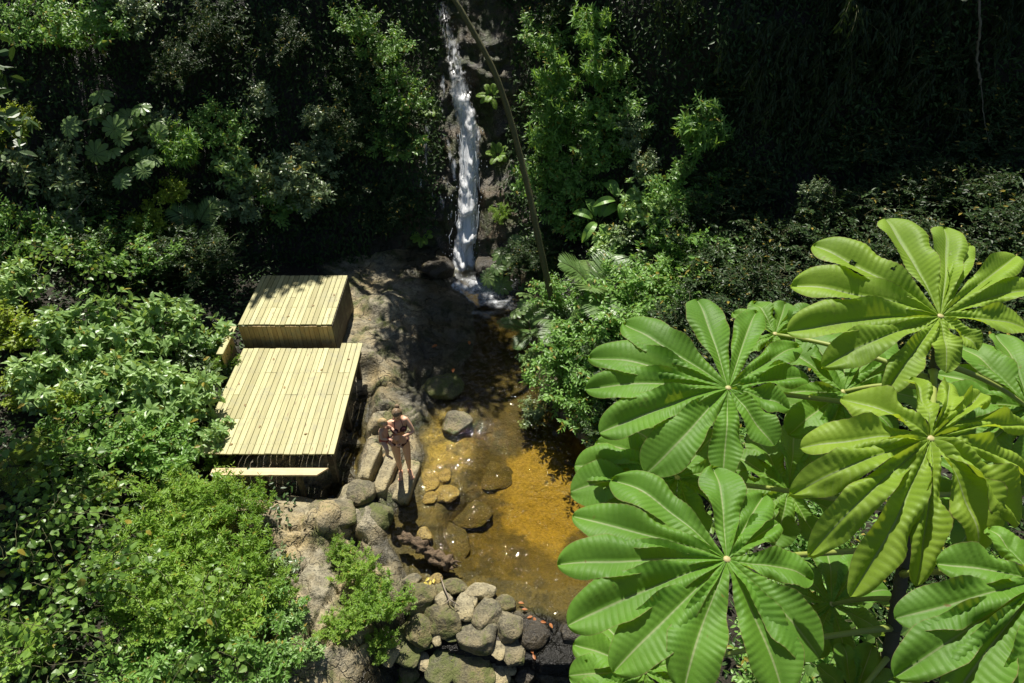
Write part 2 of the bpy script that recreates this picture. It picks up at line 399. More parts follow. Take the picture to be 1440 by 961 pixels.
# ------------------------------------------------------------------ ground, hillside
M_GROUND = rock_mat('ground_rock', pool=True, mossamt=0.55)
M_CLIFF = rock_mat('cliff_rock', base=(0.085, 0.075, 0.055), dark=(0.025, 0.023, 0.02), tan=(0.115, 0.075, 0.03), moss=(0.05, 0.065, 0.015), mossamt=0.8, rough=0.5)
def axis(segs):
    a = []
    for s, e, st in segs: a += list(np.arange(s, e, st))
    return np.array(a + [segs[-1][1]])
xs = axis([(-40, -10, 2.0), (-10, -6, 0.25), (-6, 2.2, 0.035), (2.2, 9, 0.25), (9, 40, 2.0)])
ys = axis([(-12, 2, 1.0), (2, 3.9, 0.2), (3.9, 14.8, 0.04), (14.8, 18, 0.4), (18, 40, 3.0)])
GX, GY = np.meshgrid(xs, ys)
GZ = ground_z(GX, GY)
def gridq(nx, ny):
    i = np.arange(nx * ny).reshape(ny, nx)
    return np.stack([i[:-1, :-1], i[:-1, 1:], i[1:, 1:], i[1:, :-1]], -1).reshape(-1, 4)
V = np.stack([GX, GY, GZ], -1).reshape(-1, 3)
sc_ = at_z(765, 690, -0.3)
a1 = np.hypot((V[:, 0] - sc_[0]) / 0.85, (V[:, 1] - sc_[1]) / 1.05) + 0.35 * fbm(V * 1.8, 4, 77)
a2 = np.hypot((V[:, 0] - 0.8) / 0.55, (V[:, 1] - 6.2) / 0.8) + 0.4 * fbm(V * 2.2, 4, 78)
sandm = np.maximum(sstep(1.12, 0.8, a1), 0.75 * sstep(1.1, 0.7, a2))
mud_shade_m = sstep(0.05, 0.5, fbm(V * 1.1, 4, 79) + 0.35 * sstep(9.0, 10.2, V[:, 1]) + 0.15) * (1 - sandm)
amb = np.hypot((V[:, 0] + 1.3) / 0.55, (V[:, 1] - 8.6) / 1.1)
mud_shade_m = np.maximum(mud_shade_m, .80 * sstep(0.95, 1.25, a1))
mud_shade_m *= sstep(0.6, 1.2, amb)
mud_shade_m = np.maximum(mud_shade_m, sstep(9.3, 9.9, V[:, 1]))  # bed upstream darkened to stand in for shade on the stream
dlv = np.interp(V[:, 1], Y_, XL) - V[:, 0]
wetm = sstep(1.75, 0.8, dlv + .5 * fbm(V * .9, 4, 82)) * sstep(9.0, 10.0, V[:, 1] + .4 * fbm(V * 1.3, 3, 83))
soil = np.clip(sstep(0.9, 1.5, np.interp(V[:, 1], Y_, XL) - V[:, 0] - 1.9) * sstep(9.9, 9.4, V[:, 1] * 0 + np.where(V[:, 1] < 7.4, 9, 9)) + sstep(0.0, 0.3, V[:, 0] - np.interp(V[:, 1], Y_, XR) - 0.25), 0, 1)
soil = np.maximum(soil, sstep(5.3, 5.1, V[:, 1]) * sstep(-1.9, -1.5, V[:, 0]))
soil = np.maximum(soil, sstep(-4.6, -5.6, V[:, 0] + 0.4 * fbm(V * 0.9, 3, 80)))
gme = mk_mesh('ground', V, [gridq(len(xs), len(ys))], None, {'sand': sandm, 'mud': mud_shade_m, 'soil': soil, 'wetm': wetm}, True, M_GROUND)
tag(link('ground', gme), kind='structure')

hx = axis([(-30, -10, 0.8), (-10, -3, 0.16), (-3, 1.2, 0.045), (1.2, 10, 0.16), (10, 30, 0.8)])
hz = axis([(-1.5, 0, 0.1), (0, 6.8, 0.05), (6.8, 9.5, 0.3)])
HX, HZ = np.meshgrid(hx, hz)
HY = wall_y(HX, HZ)
PP = np.stack([HX, HZ, HY * 0.3], -1)
near = np.exp(-((HX + 1.0) / 1.5) ** 4)
HY = HY - near * (0.20 * ridged(PP * np.array([1.6, 1.7, 1]), 4, 51) + 0.09 * fbm(PP * 5, 4, 52) - .16)
HY = HY + 0.12 * np.exp(-((HX + 1.32 - 0.03 * HZ) / 0.40) ** 2) * sstep(7, 3, HZ)     # gully of the falls
V = np.stack([HX, HY, HZ], -1).reshape(-1, 3)
# plateau running back from the top edge
top = V[-len(hx):].copy(); top[:, 1] += 40; top[:, 2] += 3
V2 = np.vstack([V, top]); Q = gridq(len(hx), len(hz) + 1)
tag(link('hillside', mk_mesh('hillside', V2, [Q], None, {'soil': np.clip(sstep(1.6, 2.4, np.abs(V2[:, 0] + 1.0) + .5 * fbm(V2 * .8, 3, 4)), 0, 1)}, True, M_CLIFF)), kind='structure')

# ------------------------------------------------------------------ water
m, nt, out = mat_new('stream_water')
tb = nd(nt, 'ShaderNodeBsdfTransparent'); tb.inputs[0].default_value = (0.92, 0.90, 0.78, 1)
gl = nd(nt, 'ShaderNodeBsdfGlossy'); gl.inputs['Roughness'].default_value = 0.024
v = geopos(nt); n1 = noise(nt, v, 3.2, 0, 0.5, 0.3); n2 = noise(nt, v, 8.5, 0, 0.5, 0.4); n3 = noise(nt, v, 15, 0)
sx = nd(nt, 'ShaderNodeSeparateXYZ'); lk(nt, v, sx.inputs[0])
pm = noise(nt, v, 1.5, 2, 0.5); pat = maprange(nt, pm, 0.57, 0.64, 0.95, 0.40)
up = math_(nt, 'MAXIMUM', pat, maprange(nt, sx.outputs['Y'], 9.0, 10.6, 0.04, 0.9))
hgt = math_(nt, 'ADD', math_(nt, 'ADD', math_(nt, 'MULTIPLY', n1, 1.2), math_(nt, 'MULTIPLY', n2, 0.8)), math_(nt, 'MULTIPLY', n3, 0.30))
b = nd(nt, 'ShaderNodeBump'); b.inputs['Distance'].default_value = 0.09
lk(nt, up, b.inputs['Strength']); lk(nt, hgt, b.inputs['Height'])
fr = nd(nt, 'ShaderNodeFresnel'); fr.inputs[0].default_value = 1.333
lk(nt, b.outputs[0], gl.inputs['Normal'])
mx = nd(nt, 'ShaderNodeMixShader'); lk(nt, fr.outputs[0], mx.inputs[0]); lk(nt, tb.outputs[0], mx.inputs[1]); lk(nt, gl.outputs[0], mx.inputs[2])
lk(nt, mx.outputs[0], out.inputs[0])
va = nd(nt, 'ShaderNodeVolumeAbsorption'); va.inputs[0].default_value = (0.80, 0.67, 0.11, 1); va.inputs[1].default_value = 1.35
lk(nt, va.outputs[0], out.inputs['Volume'])
M_WATER = m
ol = [(-3.2, 5.6), (-1.75, 5.55), (-0.6, 5.40), (0.55, 5.22), (1.0, 5.12), (1.7, 5.05), (2.6, 5.05), (2.6, 14.9), (-3.2, 14.9)]
bm = bmesh.new()
vt = [bm.verts.new((x, y, 0.0)) for x, y in ol]; vb = [bm.verts.new((x, y, -1.6)) for x, y in ol]
bm.faces.new(vt); bm.faces.new(vb[::-1])
for i in range(len(ol)):
    j = (i + 1) % len(ol); bm.faces.new([vt[i], vb[i], vb[j], vt[j]])
bmesh.ops.recalc_face_normals(bm, faces=bm.faces[:])
wme = bpy.data.meshes.new('water'); bm.to_mesh(wme); bm.free(); wme.materials.append(M_WATER)
tag(link('water', wme), kind='structure')

# falling water: white strands down the gully, with alpha streaks
m, nt, out = mat_new('white_water')
v = geopos(nt); mp = nd(nt, 'ShaderNodeMapping'); mp.inputs['Scale'].default_value = (16, 7, 1.6); lk(nt, v, mp.inputs[0])
n1 = noise(nt, mp.outputs[0], 1.0, 5, 0.65, 0.4)
df = nd(nt, 'ShaderNodeBsdfPrincipled'); df.inputs['Base Color'].default_value = (0.93, 0.94, 0.95, 1); df.inputs['Roughness'].default_value = 0.25
tl = nd(nt, 'ShaderNodeBsdfTranslucent'); tl.inputs[0].default_value = (0.95, 0.96, 0.97, 1)
m1 = nd(nt, 'ShaderNodeMixShader'); m1.inputs[0].default_value = 0.22; lk(nt, df.outputs[0], m1.inputs[1]); lk(nt, tl.outputs[0], m1.inputs[2])
tp = nd(nt, 'ShaderNodeBsdfTransparent'); m2 = nd(nt, 'ShaderNodeMixShader')
de = nd(nt, 'ShaderNodeAttribute', attribute_name='dens')
fac = math_(nt, 'ADD', n1, math_(nt, 'SUBTRACT', de.outputs['Fac'], 0.5))
lk(nt, maprange(nt, fac, 0.40, 0.70, 0.0, 1.0), m2.inputs[0])
lk(nt, tp.outputs[0], m2.inputs[1]); lk(nt, m1.outputs[0], m2.inputs[2]); lk(nt, m2.outputs[0], out.inputs[0])
M_FALL = m
FALL = [(622, 2, 15.9, 20, .50), (634, 60, 15.55, 20, .53), (645, 110, 15.2, 22, .60), (652, 150, 15.0, 22, .80), (660, 185, 14.85, 19, .88), (661, 235, 14.62, 17, .95), (658, 290, 14.42, 17, .97), (655, 345, 14.25, 19, 1.0), (653, 378, 14.12, 24, 1.0), (652, 389, 14.05, 29, .98)]
def fall_at(s):
    c = FALLC
    u = np.linspace(0, 1, len(c)); r_ = np.array([np.interp(s, u, c[:, i]) for i in range(5)]).T
    r_[:, 1] = wall_y(r_[:, 0], r_[:, 2]) - .20; return r_
FALLC = np.array([list(hit(a, b_, -9, .14)[0]) + [w * Y / 980.0, d] for a, b_, Y, w, d in FALL])
rng = np.random.default_rng(5)
fr_ = thing('waterfall', 'narrow white waterfall dropping down dark rock into the stream', 'waterfall')
Vs, Qs, Ds, n0 = [], [], [], 0
for layer in range(3):                                     # bulging sheets one behind another
    S = np.linspace(0, 1, 160); c = fall_at(S); U = np.linspace(-1, 1, 25)
    ww = c[:, 3] * (1.0 - 0.22 * layer)
    X = c[:, 0][:, None] + ww[:, None] * U[None] + 0.03 * fbm(np.stack([S * 14, S * 0 + layer * 5, S * 0], -1), 3, 6)[:, None]
    Yv = c[:, 1][:, None] + 0.10 * U[None] ** 2 - 0.05 * layer + 0 * X
    Z = c[:, 2][:, None] + 0 * X
    Pn = np.stack([X * 9, Z * 1.3, X * 0 + layer], -1)
    st = fbm(np.stack([X * 3.0, Z * 3.2, X * 0 + 3], -1), 3, 66)
    Yv = Yv - 0.07 * fbm(Pn, 4, 60 + layer) - .30 * np.maximum(st, 0) ** .8
    Vs.append(np.stack([X, Yv, Z], -1).reshape(-1, 3)); Qs.append(gridq(25, 160) + n0); n0 += 25 * 160
    d = (c[:, 4][:, None] - 0.50 * np.abs(U)[None] ** 2.5 - 0.06 * layer - 0.06); Ds.append(np.clip(d, 0, 1).ravel())
link('water_curtain', mk_mesh('water_curtain', np.vstack(Vs), [np.vstack(Qs)], None, {'dens': np.concatenate(Ds)}, True, M_FALL), fr_)
mb = MB()                                                   # loose strands and drops thrown off the curtain
for k in range(70):
    s0 = rng.uniform(0.3, 0.95); s1 = min(1, s0 + rng.uniform(0.03, 0.10)); S = np.linspace(s0, s1, 7); c = fall_at(S)
    o = rng.normal(0, 0.55)
    P = c[:, :3] + np.stack([c[:, 3] * o, np.full(7, -0.06 - 0.05 * abs(rng.normal())), np.zeros(7)], -1)
    P[:, 0] += 0.012 * np.cumsum(rng.normal(0, 1, 7))
    mb.tube(P, 0.008 * np.sin(np.linspace(0.2, PI - .1, 7)) * rng.uniform(.5, 1.3), 5, rng.random())
for k in range(240):
    c = fall_at(np.array([rng.uniform(0.25, 1.0) ** 0.6]))[0]
    p = c[:3] + np.array([c[3] * rng.normal(0, 1.15), -abs(rng.normal(0, .12)) - .03, rng.normal(0, .1)]); r = rng.uniform(.006, .016)
    mb.tube([p - [0, 0, 2 * r], p, p + [0, 0, 2 * r]], [r * .3, r, r * .3], 5)
SPRAY = simple_mat('spray_white', (0.80, 0.84, 0.86), 0.2, (0.7, 0.75, 0.78), 20)
mb.build('spray', SPRAY, fr_)['kind'] = 'stuff'
# thin veils of water over the wet rock left of the curtain
Vs, Qs, Ds, n0 = [], [], [], 0
for (x0, y0, x1, y1, w_) in ((596, 190, 606, 262, 12), (600, 255, 640, 312, 13), (614, 90, 628, 170, 10), (590, 225, 600, 290, 8), (630, 190, 642, 260, 9), (714, 372, 712, 398, 8), (604, 160, 596, 210, 9)):
    A, B = np.meshgrid(np.linspace(-1, 1, 13), np.linspace(0, 1, 30)); Vp = []
    for a, b_ in zip(A.ravel(), B.ravel()): Vp.append(hit(x0 + (x1 - x0) * b_ + a * w_, y0 + (y1 - y0) * b_, -9, .16)[0])
    Vp = np.array(Vp); Vp[:, 1] -= .05 * fbm(Vp * 5, 3, 9); Vs.append(Vp); Qs.append(gridq(13, 30) + n0); n0 += 390
    Ds.append((.42 * (1 - np.abs(A) ** 2) * np.sin(PI * np.clip(B, .02, .98)) ** .5 + .25 * fbm(Vp * np.array([9, 2, 2.5]), 3, 19).reshape(A.shape)).ravel())
link('water_veil', mk_mesh('water_veil', np.vstack(Vs), [np.vstack(Qs)], None, {'dens': np.clip(np.concatenate(Ds), 0, 1)}, True, M_FALL), fr_)['kind'] = 'stuff'
# froth: thin white film, denser where the fall strikes
m, nt, out = mat_new('froth')
v = geopos(nt); n1 = noise(nt, v, 7, 5, .7, 1.2); n2 = noise(nt, v, 30, 3, .6)
df = nd(nt, 'ShaderNodeBsdfDiffuse'); df.inputs[0].default_value = (.85, .88, .9, 1); tp = nd(nt, 'ShaderNodeBsdfTransparent'); m2 = nd(nt, 'ShaderNodeMixShader')
de = nd(nt, 'ShaderNodeAttribute', attribute_name='dens')
a_ = math_(nt, 'MULTIPLY', math_(nt, 'POWER', de.outputs['Fac'], 1.3), maprange(nt, math_(nt, 'ADD', math_(nt, 'MULTIPLY', n1, .8), math_(nt, 'MULTIPLY', n2, .25)), .38, .72, .05, 1.3))
lk(nt, math_(nt, 'MINIMUM', a_, 1.0), m2.inputs[0]); lk(nt, tp.outputs[0], m2.inputs[1]); lk(nt, df.outputs[0], m2.inputs[2]); lk(nt, m2.outputs[0], out.inputs[0])
M_FOAM = m
# foam spreading over the plunge pool
U, S = np.meshgrid(np.linspace(-1, 1, 70), np.linspace(-1, 1, 60))
c = at_z(655, 398, 0.0)
X = c[0] + 0.30 + 1.3 * U; Yv = c[1] - 0.55 + 1.15 * S
Z = 0.012 + 0.05 * np.maximum(0, fbm(np.stack([X * 5, Yv * 5, X * 0], -1), 4, 70)) + 0.05 * np.exp(-((X - c[0]) / .25) ** 2 - ((Yv - c[1]) / .2) ** 2)
dn = np.clip(0.30 * np.exp(-((X - c[0] - .35) / .9) ** 2 - ((Yv - c[1] + .25) / .6) ** 2) + 0.46 * np.exp(-((X - c[0]) / .55) ** 2 - ((Yv - c[1] + .15) / .55) ** 2) + 0.50 * np.exp(-((X - c[0] - .75) / .4) ** 2 - ((Yv - c[1] + .35) / .45) ** 2) + 0.18 * np.exp(-(U ** 2 + S ** 2) * 2) + 0.34 * fbm(np.stack([X * 3.5, Yv * 7, X * 0], -1), 4, 71) , 0, 1) * np.clip(2.5 * (1 - np.maximum(np.abs(U), np.abs(S))), 0, 1)
tag(link('foam', mk_mesh('foam', np.stack([X, Yv, Z], -1).reshape(-1, 3), [gridq(70, 60)], None, {'dens': dn.ravel()}, True, M_FOAM)), kind='stuff')
# ------------------------------------------------------------------ timber decks
M_DECK = wood_mat('pine_deck'); M_DECKX = wood_mat('pine_board', (0.62, 0.46, 0.24), (0.70, 0.55, 0.30), 0)
M_CLAD = wood_mat('pine_cladding', (0.36, 0.24, 0.09), (0.55, 0.40, 0.17), 2)
M_FRAME_SHADE = wood_mat('frame_timber_shade_dark', (0.045, 0.034, 0.02), (0.075, 0.056, 0.033), 0)  # near-black so the decks' underside and right side look shaded
M_NAIL = simple_mat('nail_head', (0.10, 0.085, 0.07), 0.5)
rng = np.random.default_rng(11)
def deck(name, label, x0, x1, y0, y1, z, npl, ext=None, clad=False):
    cx, cy = (x0 + x1) / 2, (y0 + y1) / 2
    root = thing(name, label, 'deck', (cx, cy, 0.2), 0, 'timber decks')
    off = np.array([cx, cy, 0.2]); w = (x1 - x0) / npl; th = 0.028
    bd = MB(); nl = MB(); js = np.linspace(y0 + 0.22, y1 - 0.12, 5)
    for i in range(npl):
        a, b_ = x0 + i * w, x0 + (i + 1) * w
        e1 = y1 + (ext[1] if ext and a >= ext[0] - 0.02 else 0) + rng.normal(0, .004); e0 = y0 + rng.normal(0, .004)
        cuts = [e0]
        if rng.random() < 0.55: cuts.append(js[int(rng.integers(1, 4))])
        cuts.append(e1)
        for k in range(len(cuts) - 1):
            dz = rng.normal(0, .0012)
            bd.cbox(np.array([a + .0036, cuts[k] + (.0015 if k else 0), z - th + dz]) - off, np.array([b_ - .0036, cuts[k + 1] - (.0015 if k < len(cuts) - 2 else 0), z + dz]) - off, .004, float(np.clip(rng.normal(.5, .28), 0, .97)))
        for jy in js:
            for q in (.25, .75):
                p = np.array([a + w * q + rng.normal(0, .004), jy + rng.normal(0, .006), z + .0015]) - off
                nl.box(p - [.004, .004, .003], p + [.004, .004, .0015])
    bd.build('deck_boards', M_DECK, root, False); nl.build('nail_heads', M_NAIL, root, False)['kind'] = 'stuff'
    fr = MB()
    for jy in js: fr.cbox(np.array([x0 + .04, jy - .025, z - th - .12]) - off, np.array([x1 - .04, jy + .025, z - th - .002]) - off, .004, rng.random())
    fr.build('joists', M_FRAME_SHADE, root, False)
    for px_ in (x0 + .12, x1 - .12):
        for py_ in (y0 + .12, (y0 + y1) / 2, y1 - .12):
            g = gz(px_, py_) - .25
            MB().cbox(np.array([px_ - .05, py_ - .05, g]) - off, np.array([px_ + .05, py_ + .05, z - th - .125]) - off, .006, rng.random()).build('post', M_FRAME_SHADE, root, False)
    if clad:
        cf = MB(); n = 20; cw = (x1 - x0) / n
        for i in range(n):
            a = x0 + i * cw; g = min(gz(a, y0), .4) - .1
            cf.cbox(np.array([a + .002, y0 - .026 + rng.normal(0, .002), g]) - off, np.array([a + cw - .002, y0 - .004, z - th - .003 - abs(rng.normal(0, .003))]) - off, .003, float(rng.random()))
        cf.build('front_cladding', M_CLAD, root, False)
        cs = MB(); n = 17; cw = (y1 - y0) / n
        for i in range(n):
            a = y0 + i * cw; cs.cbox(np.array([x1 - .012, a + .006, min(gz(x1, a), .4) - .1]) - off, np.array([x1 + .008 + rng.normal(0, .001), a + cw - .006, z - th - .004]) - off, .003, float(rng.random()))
        cs.build('shade_side_boards', M_FRAME_SHADE, root, False)  # dark boards stand in for the shade of the open side
        MB().cbox(np.array([x1 - .036, y0 + .02, z - th - .12]) - off, np.array([x1 - .012, y1 - .02, z - th - .003]) - off, .004, .3).build('edge_beam', M_FRAME_SHADE, root, False)
        wl = MB()
        for i in range(6):
            a = x0 - .10; yy = y0 - .30 - i * .1
            wl.cbox(np.array([a - .012, yy, gz(a, yy) - .1]) - off, np.array([a + .012, yy + .096, z - .06]) - off, .003, float(rng.random()))
        wl.build('side_wall', M_CLAD, root, False)
        MB().cbox(np.array([x0 - .16, y0 - .86, z - .058]) - off, np.array([x0 - .03, y0 - .02, z - .03]) - off, .004, .5).build('cap_board', M_DECK, root, False)
    else:
        fa = MB(); fa.cbox(np.array([x1 - .036, y0 + .02, z - th - .12]) - off, np.array([x1 - .012, y1 - .02, z - th - .003]) - off, .004, .3)
        fa.build('edge_beam', M_FRAME_SHADE, root, False)
    return root
deck('timber_deck', 'larger and lower pale timber deck beside the standing woman, notched at its back', -5.36, -3.0, 7.60, 10.34, 0.85, 22, (-3.46, 0.16))
deck('timber_deck', 'smaller raised timber deck with boarded front, half shaded by leaves at its back', -5.44, -3.58, 10.60, 12.31, 1.25, 18, None, True)
# long low step in front of the lower deck
root = thing('timber_step', 'long pale plank step with angled end in front of the lower deck', 'step', (-4.2, 7.36, 0.2))
bm = bmesh.new(); pl = [(-5.03, 7.27), (-3.25, 7.27), (-3.08, 7.425), (-5.03, 7.425)]
vt = [bm.verts.new((x + 4.2, y - 7.36, .50)) for x, y in pl]; vb = [bm.verts.new((x + 4.2, y - 7.36, .465)) for x, y in pl]
bm.faces.new(vt); bm.faces.new(vb[::-1])
for i in range(4): bm.faces.new([vt[i], vb[i], vb[(i + 1) % 4], vt[(i + 1) % 4]])
bmesh.ops.bevel(bm, geom=bm.edges[:], offset=.004, segments=1, affect='EDGES')
x = MB().frombm(bm, .45); bm.free(); x.build('step_board', M_DECKX, root, False)
for q in (-4.9, -4.2, -3.6):
    MB().cbox([q - .035 + 4.2, -.045, -.25], [q + .035 + 4.2, .045, .463], .004, .4).build('post', M_FRAME_SHADE, root, False)

# ------------------------------------------------------------------ boulders
def rock_mesh(seed, dims, facets=7, rough=0.10, sub=4):
    bm = bmesh.new(); bmesh.ops.create_icosphere(bm, subdivisions=sub, radius=1.0)
    V = np.array([v.co[:] for v in bm.verts]); T = np.array([[v.index for v in f.verts] for f in bm.faces]); bm.free()
    r = np.random.default_rng(seed)
    Nn = nrm(r.normal(0, 1, (facets, 3)) * [1, 1, .8]); D = r.uniform(.62, .95, facets)
    for n, d in zip(Nn, D):
        s = V @ n - d; V = V - np.maximum(s, 0)[:, None] * n * 0.94
    V = V * (1 + rough * fbm(V * 1.5 + seed, 4, seed)[:, None] + 0.025 * fbm(V * 6 + seed, 3, seed)[:, None])
    return V * np.asarray(dims), T
RM = [rock_mat('boulder_rock_%s' % n, base=b_, dark=d, tan=t, mossamt=mo, local=True, wet=w, rough=.8) for n, b_, d, t, mo, w in (
    ('olive', (.20, .175, .085), (.08, .07, .038), (.25, .20, .085), .8, False), ('grey', (.23, .205, .13), (.09, .082, .052), (.26, .21, .11), .6, False),
    ('tan', (.38, .34, .22), (.20, .17, .10), (.42, .34, .17), .35, False), ('mossy', (.17, .17, .08), (.08, .08, .04), (.20, .18, .08), 1.0, False),
    ('wet', (.10, .095, .08), (.035, .033, .03), (.12, .10, .06), .2, True), ('sunken', (.105, .09, .035), (.05, .045, .02), (.13, .10, .04), .3, False), ('amber', (.34, .255, .085), (.20, .14, .045), (.40, .29, .09), 0.1, False))]
OL, GR, TN, MO, WE, SU, AM = range(7)
DG = 'boulders of the dry stone dam'
# px, py, width px, height px, z of the centre, angle, material, label, group
BO = [
 (588, 836, 46, 40, .16, .5, OL, 'broad olive boulder at the left end of the dam', DG),
 (587, 878, 40, 48, .02, .1, OL, 'round olive brown boulder just below the tuft of leaves on the dam', DG),
 (624, 869, 52, 38, .05, -.15, OL, 'wide oblong olive boulder in the dam, left of the large smooth grey one', DG),
 (673, 891, 54, 42, .0, -.25, GR, 'large smooth grey brown oblong boulder in the centre of the dam', DG),
 (664, 933, 60, 58, -.22, .75, OL, 'largest dark olive boulder, tilted, at the foot of the dam', DG),
 (692, 947, 40, 36, -.30, .55, TN, 'yellow speckled boulder at the foot of the dam, right of the largest olive one', DG),
 (701, 911, 21, 22, -.06, .1, TN, 'small pale round stone wedged between two grey boulders in the dam', DG),
 (723, 910, 32, 44, -.08, .15, GR, 'upright blocky grey stone right of the small round pale one in the dam', DG),
 (716, 877, 42, 34, .04, .2, GR, 'fractured grey and pink boulder near the spillway of the dam', DG),
 (684, 857, 38, 46, .08, -.2, GR, 'squarish grey boulder in the top row of the dam with rough right side', DG),
 (653, 853, 22, 34, .11, .1, TN, 'narrow upright pale yellow block in the top row of the dam', DG),
 (673, 829, 42, 22, .05, .15, TN, 'flat angular pale slab at the water edge on top of the dam', DG),
 (710, 846, 26, 20, .03, -.1, OL, 'small olive block at the water edge near the spillway', DG),
 (638, 822, 42, 22, .04, -.1, OL, 'flat dark slab half in the water behind the pale yellow block', DG),
 (621, 842, 27, 22, .11, .1, TN, 'small pale square stone crossed by a dead twig on the dam', DG),
 (617, 827, 20, 15, .08, .2, OL, 'little green brown stone beside the yellow leaf litter on the dam', DG),
 (751, 887, 46, 36, -.06, -.2, WE, 'wet shiny round boulder in the spillway', DG),
 (758, 861, 36, 24, -.10, -.2, AM, 'submerged amber boulder above the spillway', DG),
 (613, 896, 15, 17, -.03, .1, TN, 'tiny pale stone squeezed below the wide oblong boulder', DG),
 (594, 928, 20, 22, -.2, .4, TN, 'angular whitish stone low on the left part of the dam', DG),
 (624, 931, 50, 44, -.22, .1, MO, 'mossy flat boulder overgrown with little plants at the foot of the dam', DG),
 (569, 906, 38, 52, -.10, .2, MO, 'tall mossy boulder under the leafy tuft, low on the left of the dam', DG),
 (547, 913, 28, 34, -.06, .2, TN, 'rough tan boulder at the lower left corner of the dam', DG),
 (574, 942, 32, 24, -.32, .1, OL, 'olive stone at the lower edge left of the mossy flat boulder', DG),
 (717, 939, 16, 16, -.28, .1, TN, 'small round yellow green pebble above the dark wet rocks', DG),
 (698, 897, 14, 18, -.06, .2, WE, 'dark narrow stone tucked behind the large smooth grey boulder', DG),
 (580, 813, 26, 17, .20, .2, GR, 'grey flat stone between driftwood log and leafy tuft', DG),
 (613, 811, 17, 12, .08, .3, AM, 'reddish brown stone between the log and the dam', DG),
 (596, 903, 26, 16, -.08, .3, MO, 'low green stone under the round olive boulder', DG),
 (665, 842, 12, 17, .07, .1, TN, 'slim pale chip right of the narrow yellow block', DG),
 (640, 893, 27, 15, -.06, .1, MO, 'bright green mossy stone below the wide oblong boulder', DG),
 (600, 853, 22, 18, .07, .4, OL, 'brown stone filling the gap between the two leftmost dam boulders', DG),
 (784, 907, 52, 40, -.25, .1, WE, 'large black wet rock below the spillway', 'black wet rocks below the dam'),
 (806, 889, 44, 36, -.10, .4, WE, 'black wet rock touching the big leaf beside the spillway', 'black wet rocks below the dam'),
 (740, 944, 44, 34, -.40, -.2, WE, 'dark rock below the orange fallen leaves', 'black wet rocks below the dam'),
 (773, 938, 44, 34, -.42, .2, WE, 'dark wet rock at the lower edge under the large black one', 'black wet rocks below the dam'),
 (818, 920, 46, 44, -.35, .1, WE, 'dark wet rock half hidden by the lowest big leaf', 'black wet rocks below the dam'),
 (800, 955, 40, 30, -.5, .1, WE, 'dark wet rock in the bottom corner left of the lowest leaf', 'black wet rocks below the dam'),
 (792, 934, 40, 30, -.42, .5, WE, 'black rock wedged between the large black one and the lowest leaf', 'black wet rocks below the dam'),
 (758, 962, 50, 34, -.6, .1, WE, 'dark wet rock cut by the bottom edge', 'black wet rocks below the dam'),
 (762, 920, 30, 22, -.30, .3, WE, 'small dark wet stone right of the orange leaves', 'black wet rocks below the dam'),
 (842, 890, 60, 50, -.15, .3, WE, 'dark rock mostly behind the lower big leaf', 'black wet rocks below the dam'),
 (720, 962, 40, 26, -.5, .1, OL, 'brown stone at the bottom edge below the yellow green pebble', DG),
 (640, 962, 40, 24, -.5, .1, TN, 'tan stone at the bottom edge below the mossy flat boulder', DG),
 (604, 957, 34, 22, -.42, .3, OL, 'dark olive stone at the bottom edge left of the mossy flat boulder', DG),
 # bank
 (503, 688, 46, 34, .30, .25, GR, 'rounded speckled grey boulder beside the step stones', 'boulders on the left bank'),
 (523, 722, 54, 46, .12, .6, MO, 'moss covered boulder sloping into the pool', 'boulders on the left bank'),
 (466, 722, 70, 62, .30, .9, GR, 'long rough grey slab below the corner of the lower deck', 'boulders on the left bank'),
 (407, 722, 96, 56, .28, -.2, TN, 'broad pale rock slab in front of the plank step', 'boulders on the left bank'),
 (446, 873, 60, 60, .24, .5, TN, 'pale pinkish slab between the fine leaved bush and the tuft', 'boulders on the left bank'),
 (494, 690, 40, 26, .20, .1, TN, 'small tan boulder between the rock slabs and step stones', 'boulders on the left bank'),
 (480, 940, 60, 44, .02, .3, OL, 'brown rock at the bottom edge below the pale pinkish slab', 'boulders on the left bank'),
 (430, 940, 50, 44, .18, .3, GR, 'grey rock at the bottom edge among small broad leaves', 'boulders on the left bank'),
 (623, 540, 58, 46, .08, -.9, MO, 'mossy ridge of rock between bare bedrock and dark stream', 'boulders on the left bank'),
 (641, 590, 44, 34, .02, -.6, GR, 'pale speckled flat rock just behind the shallow amber shelf', 'boulders on the left bank'),
 # in the pool
 (603, 674, 26, 34, -.07, .1, AM, 'submerged yellow stone nearest the standing woman', 'flat stones under the pool water'),
 (623, 668, 22, 26, -.07, 0, AM, 'submerged square olive stone second from the woman', 'flat stones under the pool water'),
 (628, 694, 34, 28, -.09, .1, AM, 'broad submerged yellow slab in front of the square stone', 'flat stones under the pool water'),
 (605, 698, 22, 20, -.08, .1, AM, 'submerged yellow stone at the edge of the dark water', 'flat stones under the pool water'),
 (662, 712, 40, 30, -.20, .3, OL, 'sunken olive boulder in mid pool', 'flat stones under the pool water'),
 (625, 752, 56, 50, -.18, .1, OL, 'large rounded sunken boulder beside the driftwood log', 'flat stones under the pool water'),
 (597, 749, 20, 22, -.02, .2, AM, 'small orange boulder between the log and sunken boulder', 'flat stones under the pool water'),
 (690, 660, 46, 34, -.26, -.3, OL, 'sunken dark boulder at the edge of the sand', 'flat stones under the pool water'),
 (702, 822, 50, 28, -.14, .1, OL, 'sunken flat rock just behind the dam crest', 'flat stones under the pool water'),
 # at the falls
 (690, 372, 40, 52, .30, .2, WE, 'dark wet boulder right of the foot of the waterfall', 'wet rocks at the foot of the falls'),
 (618, 372, 46, 40, .30, .2, WE, 'dark wet boulder left of the foot of the waterfall', 'wet rocks at the foot of the falls'),
]
